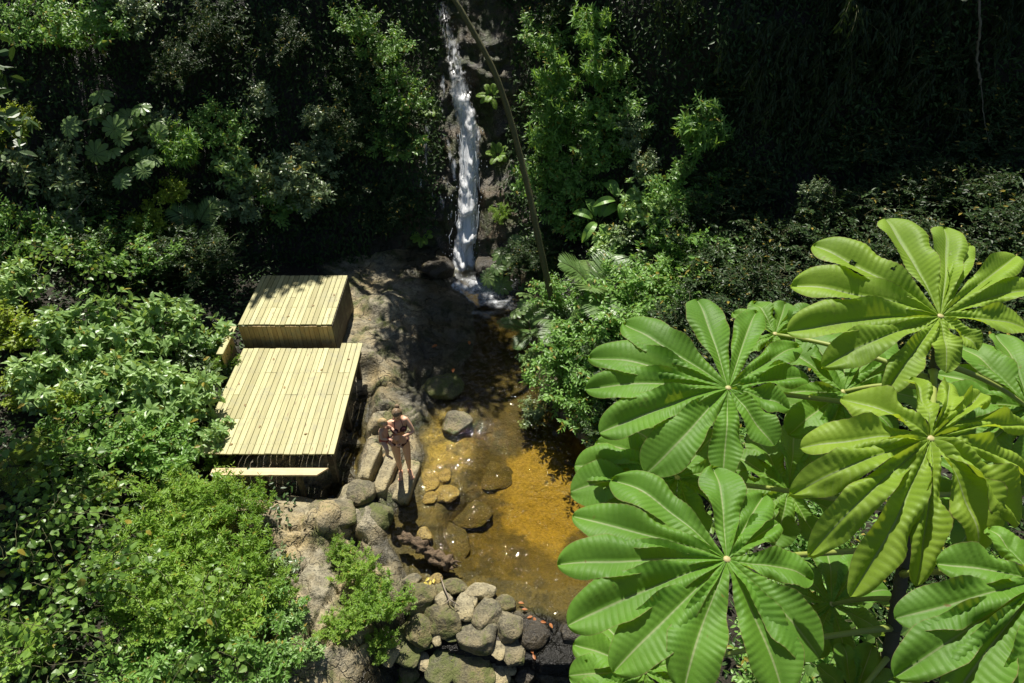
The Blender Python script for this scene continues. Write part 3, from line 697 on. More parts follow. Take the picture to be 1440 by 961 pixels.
for i, (px, py, w, h, z, a, mt, lab, grp) in enumerate(BO):
    p = at_z(px, py, z + .05); s = pxm(p)
    gq = 1.14 if grp == DG else 1.06; rx = w * s / 2 * gq; ry = h * s / 2 / 0.80 * gq / 1.06; rz = max(.05, .62 * min(rx, ry)) if z > -.06 or mt == WE else .30 * min(rx, ry)
    if rx > .35: rz *= .75
    Vr, T = rock_mesh(100 + i, (rx * 1.06, ry * 1.06, rz), 12, .085)
    sunk = grp == 'flat stones under the pool water' and mt == OL
    p[2] = z - .25 * rz - (.13 if sunk else 0)
    if sunk: Vr = Vr * [1.3, 1.3, .8]
    o = link('boulder', mk_mesh('boulder', Vr, [T], None, None, True, RM[SU if sunk else mt]), None, p); o.rotation_euler = (0, 0, a)
    tag(o, lab, 'boulder', grp)
# the three long step stones under the woman's feet
for i, (px, py, w, l, z, lab) in enumerate(((520, 646, 17, 52, .36, 'long pale step stone nearest the deck in the row of three'),
                                            (543, 661, 20, 60, .26, 'middle one of the three long step stones'),
                                            (571, 672, 25, 60, .15, 'step stone under the standing woman at the water edge'))):
    p = at_z(px, py, z); s = pxm(p); rx, ry, rz = w * s / 2, l * s / 2 / .80, .20
    bm = bmesh.new(); bmesh.ops.create_cube(bm, size=2); bmesh.ops.subdivide_edges(bm, edges=bm.edges[:], cuts=14, use_grid_fill=True)
    Vr = np.array([v.co[:] for v in bm.verts]); Qr = np.array([[v.index for v in f.verts] for f in bm.faces]); bm.free()
    nn = np.linalg.norm(np.abs(Vr) ** 1.0, axis=1); l8 = (np.abs(Vr) ** 7).sum(1) ** (1 / 7)
    Vr = Vr / l8[:, None] * (1 + .07 * fbm(Vr * 1.6 + i * 9, 4, 200 + i)[:, None] + .02 * fbm(Vr * 6, 3, 210 + i)[:, None])
    Vr = Vr * [rx, ry, rz]; p[2] = z - rz
    o = link('step_stone', mk_mesh('step_stone', Vr, [Qr], None, None, True, RM[TN]), None, p); o.rotation_euler = (0, 0, -.17)
    tag(o, lab, 'stone', 'long step stones at the water edge')
# driftwood log
M_LOG = simple_mat('driftwood', (.20, .14, .085), .85, (.05, .035, .02), 7, 1.0, stretch=(3, 9, 9))
root = thing('driftwood_log', 'broken brown driftwood log resting in the shallow water', 'log', at_z(596, 776, .1))
a, b_ = at_z(564, 757, .22), at_z(632, 792, .12); n = 40; S = np.linspace(0, 1, n)
P = a + (b_ - a) * S[:, None] + np.stack([0 * S, .03 * np.sin(S * 5), .05 * np.sin(S * 7)], -1)
mb = MB(); mb.tube(P, .07 + .06 * S + .02 * np.sin(S * 19) + .012 * np.sin(S * 47), 30)
V = mb.V[0]; d = ridged(V @ np.array([[2.2, 9, 4], [-1.2, 9, 9], [4, 4, 14]]).T * .9, 4, 90) - .9; cen = P[np.clip((np.arange(len(V)) // 30), 0, n - 1)]
mb.V[0] = cen + (V - cen) * (1 + .38 * d[:, None]) - np.array(root.location)
mb.build('trunk', M_LOG, root)
mb = MB(); rng = np.random.default_rng(3)
for k in range(14):
    p = b_ - np.array(root.location) + rng.normal(0, .03, 3); q = p + rng.normal(0, 1, 3) * [.07, .07, .05] + [.05, -.02, .02]
    mb.tube([p, (p + q) / 2 + rng.normal(0, .02, 3), q], [.03, .02, .006], 6)
mb.build('root_stump', M_LOG, root)
tw = thing('dead_twig', 'thin grey dead twig lying across the top of the dam', 'twig', at_z(628, 845, .18))
mb = MB(); pts = [at_z(x, y, z) - np.array(tw.location) for x, y, z in ((620, 812, .14), (625, 828, .22), (632, 843, .25), (645, 852, .22))]
mb.tube(pts, [.008, .012, .012, .007], 6); mb.tube([pts[2], pts[2] + [-.05, -.08, .02]], [.009, .004], 5)
mb.build('stem', simple_mat('dead_wood', (.30, .25, .19), .8), tw)
# ------------------------------------------------------------------ plants
class FB:
    """collects many leaves (and blades) into one mesh"""
    def __init__(s): s.V = []; s.Q = []; s.T = []; s.vq = []; s.vt = []; s.n = 0
    def leaves(s, P, D, N, L, W, var, fold=.28, droop=.18, hi=False, wide=.45):
        P = np.asarray(P, float).reshape(-1, 3); n = len(P)
        if n == 0: return
        D = nrm(np.broadcast_to(D, (n, 3))); N = np.broadcast_to(N, (n, 3))
        S = nrm(np.cross(D, N) + 1e-6); U = np.cross(S, D)
        L = np.broadcast_to(L, (n,)); W = np.broadcast_to(W, (n,)); var = np.broadcast_to(var, (n,))
        if hi:
            T_ = [(0, 0), (.2, -.72), (.2, 0), (.2, .72), (wide, -1), (wide, 0), (wide, 1), (.76, -.62), (.76, 0), (.76, .62), (1, 0)]
            if wide > .6: T_ = [(0, 0), (.3, -.42), (.3, 0), (.3, .42), (.7, -1), (.7, 0), (.7, 1), (.9, -.8), (.9, 0), (.9, .8), (1, 0)]
            Fq = [[1, 2, 5, 4], [2, 3, 6, 5], [4, 5, 8, 7], [5, 6, 9, 8]]; Ft = [[0, 2, 1], [0, 3, 2], [7, 8, 10], [8, 9, 10]]
        else:
            T_ = [(0, 0), (.3, .88), (.68, .8), (1, 0), (.68, -.8), (.3, -.88)]; Fq = [[0, 1, 2, 3], [0, 3, 4, 5]]; Ft = []
        T_ = np.array(T_); u, v = T_[:, 0], T_[:, 1]; k = len(T_)
        V = (P[:, None] + (L[:, None] * u)[..., None] * D[:, None] + (W[:, None] * .5 * v)[..., None] * S[:, None]
             + (fold * W[:, None] * .5 * np.abs(v) - droop * L[:, None] * u ** 2)[..., None] * U[:, None])
        i = s.n + np.arange(n)[:, None, None] * k
        s.V.append(V.reshape(-1, 3)); s.Q.append((np.array(Fq)[None] + i).reshape(-1, 4)); s.vq.append(np.repeat(var, len(Fq)))
        if Ft: s.T.append((np.array(Ft)[None] + i).reshape(-1, 3)); s.vt.append(np.repeat(var, len(Ft)))
        s.n += n * k
    def strip(s, P, W, Nn, var, vee=.2):
        """a ribbon along the points P (m,3), width W (m,), with a keel"""
        P = np.asarray(P, float); m = len(P); T = nrm(np.gradient(P, axis=0)); S = nrm(np.cross(T, Nn)); U = np.cross(S, T)
        W = np.broadcast_to(W, (m,))[:, None]
        V = np.stack([P - S * W / 2 + U * W * vee, P, P + S * W / 2 + U * W * vee], 1).reshape(-1, 3)
        q = []
        for i in range(m - 1):
            a = i * 3; q += [[a, a + 1, a + 4, a + 3], [a + 1, a + 2, a + 5, a + 4]]
        s.V.append(V); s.Q.append(np.array(q) + s.n); s.vq.append(np.full(len(q), var)); s.n += len(V)
    def mesh(s, name, mat):
        F = [np.vstack(s.Q)]; va = [np.concatenate(s.vq)]
        if s.T: F.append(np.vstack(s.T)); va.append(np.concatenate(s.vt))
        return mk_mesh(name, np.vstack(s.V), F, {'var': np.concatenate(va)}, None, False, mat)

LM = dict(
 broad=leaf_mat('leaf_pale_broad', (.130, .245, .065), (.320, .480, .160), .38, .26),
 fine=leaf_mat('leaf_bright_fine', (.100, .220, .024), (.350, .520, .090), .42, .38, None, .30),
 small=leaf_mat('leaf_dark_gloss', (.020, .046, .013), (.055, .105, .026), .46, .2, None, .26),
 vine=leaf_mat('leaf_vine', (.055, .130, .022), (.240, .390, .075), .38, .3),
 lime=leaf_mat('leaf_lime', (.190, .290, .025), (.340, .430, .045), .42, .4),
 tall=leaf_mat('leaf_tall', (.080, .190, .032), (.235, .420, .090), .40, .34, None, .34),
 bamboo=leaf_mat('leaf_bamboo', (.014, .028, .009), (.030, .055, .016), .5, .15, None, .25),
 palm=leaf_mat('leaf_palm', (.085, .175, .045), (.220, .330, .100), .36, .3),
 grass=leaf_mat('leaf_grass', (.110, .210, .035), (.270, .400, .090), .42, .3),
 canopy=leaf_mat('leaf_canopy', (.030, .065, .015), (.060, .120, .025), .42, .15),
 grey=leaf_mat('leaf_greyish', (.090, .150, .055), (.210, .290, .120), .36, .2))
M_STEM = simple_mat('green_stem', (.11, .12, .045), .7, (.07, .065, .03), 12)
M_BARK = simple_mat('bark', (.16, .13, .085), .9, (.07, .055, .035), 9, .6, stretch=(5, 5, 1.2))
M_BARKG = simple_mat('bark_mossy', (.15, .14, .055), .85, (.07, .075, .03), 11, .5, stretch=(5, 5, 2))

def bez(a, b, c, t):
    t = np.asarray(t, float)[..., None]; return (1 - t) ** 2 * a + 2 * t * (1 - t) * b + t * t * c
def bush(seed, r=.8, h=1.1, stems=12, twigs=8, nl=7, L=.15, W=.07, mat='broad', style='pair', hi=False, up=.5, droop=.22, tl=.28, flat=.8, stemr=.010):
    """an open shrub: arching stems, twigs on their outer part, leaves in pairs or whorls on the twigs"""
    g = np.random.default_rng(seed); fb = FB(); sb = MB()
    for i in range(stems):
        a = 2 * PI * (i + g.uniform(-.4, .4)) / stems * 2.4; q = math.sqrt(g.uniform(.02, 1.0))
        e = np.array([r * q * math.cos(a), r * q * math.sin(a), h * (1 - .45 * q * q) * g.uniform(.72, 1.08)])
        c = np.array([e[0] * .25, e[1] * .25, e[2] * .65]); o = np.array([e[0] * .08, e[1] * .08, -.15])
        sb.tube(bez(o, c, e, np.linspace(0, 1, 6)), np.linspace(stemr, stemr * .35, 6), 5, g.random())
        lev = g.uniform(-.18, .18)
        for j in range(twigs):
            t = g.uniform(.40, 1.0) if j else 1.0
            b_ = bez(o, c, e, np.array([t]))[0]
            out_ = nrm(np.array([e[0], e[1], 0]) + g.normal(0, .25, 3))
            d = nrm(out_ * g.uniform(.2, 1) + np.array([0, 0, up]) + g.normal(0, .55, 3) * [1, 1, .5])
            ln = tl * g.uniform(.5, 1.25)
            sb.tube([b_, b_ + d * ln * .5 + [0, 0, .01], b_ + d * ln], [stemr * .4, stemr * .3, stemr * .15], 4, caps=False)
            n = max(3, int(nl * g.uniform(.7, 1.3))); s = np.linspace(.15, 1.0, n)
            P = b_ + d * (ln * s)[:, None]
            if style == 'pair':
                sd = nrm(np.cross(d, [0, 0, 1]) + 1e-6); sg = np.where(np.arange(n) % 2, 1, -1)[:, None]
                D = nrm(d * .55 + sd * sg * .9 + g.normal(0, .25, (n, 3)) + [0, 0, -.05])
                D[-1] = d
            elif style == 'whorl':
                an = g.uniform(0, 6) + np.arange(n) * 2.4; s1 = nrm(np.cross(d, [.3, .2, 1])); s2 = np.cross(d, s1)
                D = nrm(d * g.uniform(.1, .7, n)[:, None] + s1 * np.cos(an)[:, None] + s2 * np.sin(an)[:, None])
                P = b_ + d * (ln * (1 - .3 * g.random(n)))[:, None]
            else:                                            # hanging
                D = nrm(np.array([0, 0, -1.0]) + d * .5 + g.normal(0, .35, (n, 3)))
            N = nrm(np.array([0, 0, flat]) + out_ * .25 + g.normal(0, .42, (n, 3)))
            sz = g.uniform(.65, 1.2, n) * (1 - .25 * (s > .85))
            fb.leaves(P, D, N, L * sz, W * sz, np.clip(.5 + lev + g.normal(0, .25, n), 0, 1), .28, droop, hi)
    return dict(foliage=fb.mesh('foliage', LM[mat]), stem=sb.mesh('stem', M_STEM))
def vine(seed, r=.7, h=1.2, n=17, L=.12, W=.105, mat='vine'):
    """climbing stems tumbling over a mound, wide heart leaves held on stalks"""
    g = np.random.default_rng(seed); fb = FB(); sb = MB()
    for i in range(n):
        a = g.uniform(0, 2 * PI); p = np.array([.3 * r * math.cos(a), .3 * r * math.sin(a), h * g.uniform(.5, 1.05)]); P = [p.copy()]
        d = nrm(np.array([math.cos(a), math.sin(a), .3]) + g.normal(0, .3, 3))
        for k in range(16):
            d = nrm(d + g.normal(0, .22, 3) + [0, 0, -.10]); p = p + d * .085; P.append(p.copy())
        P = np.array(P); sb.tube(P, .005, 4, caps=False)
        m = len(P); sg = np.where(np.arange(m) % 2, 1, -1)[:, None]; sd = nrm(np.cross(np.gradient(P, axis=0), [0, 0, 1]) + 1e-6)
        Pl = P + sd * sg * .05 + [0, 0, .03]
        D = nrm(sd * sg + g.normal(0, .4, (m, 3)) + [0, 0, -.35]); N = nrm(np.array([0, 0, 1.0]) + .5 * np.array([math.cos(a), math.sin(a), 0]) + g.normal(0, .35, (m, 3)))
        sz = g.uniform(.55, 1.25, m)
        fb.leaves(Pl, D, N, L * sz, W * sz, np.clip(g.normal(.5, .28, m), 0, 1), .2, .2, True, .35)
    return dict(foliage=fb.mesh('foliage', LM[mat]), stem=sb.mesh('stem', M_STEM))
def grass(seed, r=.2, h=.6, n=150, W=.012, mat='grass'):
    g = np.random.default_rng(seed); fb = FB()
    for i in range(n):
        a = g.uniform(0, 2 * PI); d = np.array([math.cos(a), math.sin(a), 0]); b_ = d * r * g.random(); ln = h * g.uniform(.6, 1.25); q = g.uniform(.4, 1.1)
        t = np.linspace(0, 1, 7); P = b_ + d * (ln * q * t)[:, None] + np.array([0, 0, 1.0]) * (ln * (t - .62 * q * t * t))[:, None]
        fb.strip(P, W * np.sin(np.linspace(.5, PI - .05, 7)), np.array([-d[1] * 0, .01, 1.0]) - d * .5, g.random())
    return dict(foliage=fb.mesh('foliage', LM[mat]))
def frond(fb, sb, o, d, ln, g, pairs=30, LL=.34, WW=.026, sag=.35, mat=None, r=.010, keel=.25):
    t = np.linspace(0, 1, 14); P = o + np.asarray(d) * (ln * t)[:, None] + np.array([0, 0, -1.0]) * (ln * sag * t ** 2.2)[:, None]
    sb.tube(P, np.linspace(r, r * .25, 14), 5)
    s = np.linspace(.16, .99, pairs); C = np.stack([np.interp(s, t, P[:, i]) for i in range(3)], 1); T = nrm(np.stack([np.interp(s, t, np.gradient(P[:, i])) for i in range(3)], 1))
    S = nrm(np.cross(T, [0, 0, 1.0])); U = np.cross(S, T)
    env = np.sin(np.clip(s * .9 + .12, 0, 1) * PI) ** .6
    for sg in (1, -1):
        D = nrm(S * sg + T * (.45 + .5 * s)[:, None] + U * keel + g.normal(0, .05, (pairs, 3)))
        fb.leaves(C, D, nrm(U + S * sg * -.3 + g.normal(0, .08, (pairs, 3))), LL * env * g.uniform(.9, 1.1, pairs), WW, np.clip(g.normal(.5, .2, pairs), 0, .97), .1, .22, True, .4)
def palm(seed, n=8, ln=1.1, mat='palm', LL=.36, el=(.25, 1.1), pairs=34, WW=.026):
    g = np.random.default_rng(seed); fs = []; sb = MB()
    for i in range(n):
        a = 2 * PI * i / n + g.normal(0, .2); e = g.uniform(*el); fb = FB(); fs.append(fb)
        frond(fb, sb, np.array([0, 0, .25]), np.array([math.cos(a) * math.cos(e), math.sin(a) * math.cos(e), math.sin(e)]), ln * g.uniform(.8, 1.15), g, pairs, LL, WW)
    sb.tube([[0, 0, -.5], [0, 0, .3]], [.05, .035], 8)
    return dict(frond=[f.mesh('frond', LM[mat]) for f in fs], stem=sb.mesh('stem', M_STEM))
def heliconia(seed, n=7, L=.95, W=.26, mat='tall'):
    g = np.random.default_rng(seed); fs = []; sb = MB()
    for i in range(n):
        fb = FB(); fs.append(fb); a = 2 * PI * i / n + g.normal(0, .3); d = np.array([math.cos(a), math.sin(a), 0]); h = g.uniform(.4, 1.0)
        b_ = np.array([d[0] * .18, d[1] * .18, h]); sb.tube([[0, 0, -.4], [d[0] * .05, d[1] * .05, h * .6], b_], [.02, .016, .01], 6)
        t = np.linspace(0, 1, 12); ln = L * g.uniform(.7, 1.1)
        P = b_ + d * (ln * .75 * t)[:, None] + np.array([0, 0, 1.0]) * (ln * (.65 * t - .75 * t * t))[:, None]
        fb.strip(P, W * np.sin(np.linspace(.12, PI - .02, 12)) ** .7, np.array([0, 0.01, 1.0]) - d * .4, g.random(), .18)
    return dict(leaf=[f.mesh('leaf', LM[mat]) for f in fs], stem=sb.mesh('stem', M_STEM))
def parasol(seed, n=7, R=.27, mat='palm', lobes=11):
    """young cecropia: round leaves cut into fingers, each on a long stalk"""
    g = np.random.default_rng(seed); fs = []; sb = MB()
    sb.tube([[0, 0, -.8], [.03, 0, .1], [0, .02, .55]], [.025, .022, .015], 7)
    for i in range(n):
        fb = FB(); fs.append(fb); a = 2.4 * i + g.normal(0, .2); e = g.uniform(.0, .9); st = g.uniform(.30, .62); b_ = np.array([0, .01, .15 + .4 * i / n])
        c = b_ + st * np.array([math.cos(a) * math.cos(e), math.sin(a) * math.cos(e), math.sin(e)])
        sb.tube([b_, (b_ + c) / 2 + [0, 0, .03], c], [.008, .006, .005], 5)
        N = nrm(np.array([.35 * math.cos(a), .35 * math.sin(a), 1]) + g.normal(0, .15, 3)); S = nrm(np.cross(N, [.2, 1, .1])); B = np.cross(N, S)
        th = np.arange(lobes) * 2 * PI / lobes + g.uniform(0, 6); sz = R * g.uniform(.8, 1.15) * (.78 + .22 * np.cos(th - a))
        D = nrm(S * np.cos(th)[:, None] + B * np.sin(th)[:, None] + N * .10)
        fb.leaves(c + D * .006, D, N, sz, sz * .40, np.clip(g.uniform(.2, .8) + g.normal(0, .12, lobes), 0, .97), .22, .28, True, .66)
    return dict(leaf=[f.mesh('leaf', LM[mat]) for f in fs], stem=sb.mesh('stem', M_STEM))
def drape(seed, w=1.1, h=1.7, n=34, L=.17, W=.034, mat='bamboo'):
    """hanging bamboo sprays: thin arching canes with tufts of narrow drooping leaves"""
    g = np.random.default_rng(seed); fb = FB(); sb = MB()
    for i in range(n):
        o = np.array([g.uniform(-w, w), g.uniform(.0, .35), h * g.uniform(-.2, 1)]); e = o + [g.normal(0, .3), -g.uniform(.25, .75), -g.uniform(.2, .8)]
        c = (o + e) / 2 + [0, -.1, .3]; sb.tube(bez(o, c, e, np.linspace(0, 1, 6)), .004, 4, caps=False)
        for t in np.linspace(.2, 1, 7):
            b_ = bez(o, c, e, np.array([t]))[0]; k = 7
            an = g.uniform(0, 2 * PI, k); D = nrm(np.stack([np.cos(an) * .45, np.sin(an) * .35 - .2, np.full(k, -.8)], 1) + g.normal(0, .15, (k, 3)))
            sz = g.uniform(.6, 1.2, k); fb.leaves(b_ + g.normal(0, .03, (k, 3)), D, nrm(np.array([0, -1.0, .5]) + g.normal(0, .4, (k, 3))), L * sz, W * sz, np.clip(g.normal(.5, .25, k), 0, .97), .15, .12, True, .3)
    return dict(foliage=fb.mesh('foliage', LM[mat]), cane=sb.mesh('cane', M_STEM))
def feather(seed, mat='lime'):
    """fine twice divided fern fronds"""
    g = np.random.default_rng(seed); fb = FB(); sb = MB()
    for i in range(7):
        a = 2 * PI * i / 7 + g.normal(0, .2); e = g.uniform(.3, .9); d = np.array([math.cos(a) * math.cos(e), math.sin(a) * math.cos(e), math.sin(e)])
        t = np.linspace(0, 1, 16); P = np.array([0, 0, .2]) + d * (.75 * t)[:, None] - np.array([0, 0, 1]) * (.35 * t ** 2)[:, None]; sb.tube(P, np.linspace(.007, .002, 16), 5)
        T = nrm(np.gradient(P, axis=0)); S = nrm(np.cross(T, [0, 0, 1]))
        for k in range(2, 16):
            for sg in (1, -1):
                L = .30 * math.sin(PI * min(1, .2 + .85 * k / 16)); q = P[k]; dd = nrm(S[k] * sg + T[k] * .5); m = 12; s = np.linspace(.1, 1, m)
                for s2 in (1, -1):
                    D = nrm(np.cross(dd, [0, 0, 1]) * s2 + dd * .6); fb.leaves(q + dd * (L * s)[:, None], D, [0, 0, 1], .055 * (1.1 - .7 * s), .016, g.uniform(.2, .9), .1, .2)
    return dict(frond=fb.mesh('frond', LM[mat]), stem=sb.mesh('stem', M_STEM))

KIND = {
 'broad': [lambda s: bush(s, .62, 1.05, 16, 7, 8, .165, .078, 'broad', 'whorl', True, .6, .25, .2)],
 'broadleaf_pale': [lambda s: bush(s, .60, .9, 14, 6, 8, .15, .072, 'grey', 'pair', True, .5, .22, .3)],
 'fine': [lambda s: bush(s, .66, .88, 20, 12, 13, .082, .027, 'fine', 'pair', False, .75, .2, .22, 1.0, .006)],
 'finer': [lambda s: bush(s, .58, .82, 20, 13, 13, .062, .027, 'fine', 'pair', False, .6, .2, .2, .9, .006)],
 'small': [lambda s: bush(s, .85, 1.15, 20, 13, 10, .085, .042, 'small', 'pair', False, .3, .2, .32, .9)],
 'mid': [lambda s: bush(s, .8, 1.15, 17, 9, 9, .125, .055, 'tall', 'pair', True, .3, .25, .3, .9)],
 'tall': [lambda s: bush(s, .55, 1.6, 18, 9, 9, .17, .040, 'tall', 'whorl', True, .5, .35, .2, .8)],
 'gloss': [lambda s: bush(s, .75, .9, 15, 8, 9, .13, .065, 'grey', 'pair', True, .1, .3, .34, .8)],
 'lime': [lambda s: bush(s, .55, .8, 14, 9, 8, .10, .06, 'lime', 'pair', True, .5, .2, .25, .9)],
 'vine': [lambda s: vine(s)], 'grass': [lambda s: grass(s)], 'palm': [lambda s: palm(s)],
 'fern': [lambda s: palm(s, 9, .7, 'fine', .17, (.2, .9), 26, .03)],
 'heliconia': [lambda s: heliconia(s)], 'parasol': [lambda s: parasol(s)], 'drape': [lambda s: drape(s)], 'feather': [lambda s: feather(s)],
}
NAMES = {'broad': 'broad_leaved_shrub', 'broadleaf_pale': 'pale_leaved_shrub', 'fine': 'fine_leaved_bush', 'finer': 'fine_leaved_bush', 'small': 'small_leaved_shrub', 'mid': 'leafy_shrub', 'tall': 'narrow_leaved_shrub',
         'gloss': 'glossy_shrub', 'lime': 'lime_green_shrub', 'vine': 'climbing_vine', 'grass': 'grass_clump', 'palm': 'palm_plant', 'fern': 'fern', 'heliconia': 'paddle_leaved_plant', 'parasol': 'young_cecropia', 'drape': 'bamboo_spray', 'feather': 'feathery_fern'}
_cache = {}
def variant(kind, v):
    if (kind, v) not in _cache: _cache[(kind, v)] = KIND[kind][0](1000 + 37 * v + sum(map(ord, kind)))
    return _cache[(kind, v)]
prnd = random.Random(4)
def put(kind, base, sc, label, cat, group=None, v=None, rz=None, rx=0.0):
    v = prnd.randrange(3) if v is None else v
    root = thing(NAMES[kind], label, cat, base, prnd.uniform(0, 6.28) if rz is None else rz, group, 0, sc)
    if rx: root.rotation_mode = 'ZXY'; root.rotation_euler = (rx, 0, root.rotation_euler[2]); 
    if rx:  # lean the plant out from the slope first, spin it about its own stem
        M = Matrix.Rotation(rx, 4, 'X') @ Matrix.Rotation(root.rotation_euler[2], 4, 'Z'); root.rotation_mode = 'XYZ'; root.rotation_euler = M.to_euler()
    for nm, me in variant(kind, v).items():
        for m_ in (me if isinstance(me, list) else [me]): link(nm, m_, root)
    return root
def put_px(kind, px, py, sc, label, cat, group=None, lift=.5, out=.25, lean=.55, **k):
    """stand a plant where the sight line through (px, py) meets the ground or slope; its middle shows at that pixel"""
    p, wall = hit(px, py, lift * sc, out)
    if wall: base = p + np.array([0, .30 * sc, -.42 * sc]); rx = lean
    else: base = p - np.array([0, 0, lift * sc]); base[2] = gz(base[0], base[1]) - .04; rx = 0.0
    return put(kind, base, sc, label, cat, group, rx=rx, **k)
# ------------------------------------------------------------------ planting
S_, F_, V_ = 'shrub', 'fern', 'vine'
GL = 'broad leaved shrubs on the left bank'; GF = 'fine leaved bushes on the lower left'
W_ = 'foreground leaf wall'
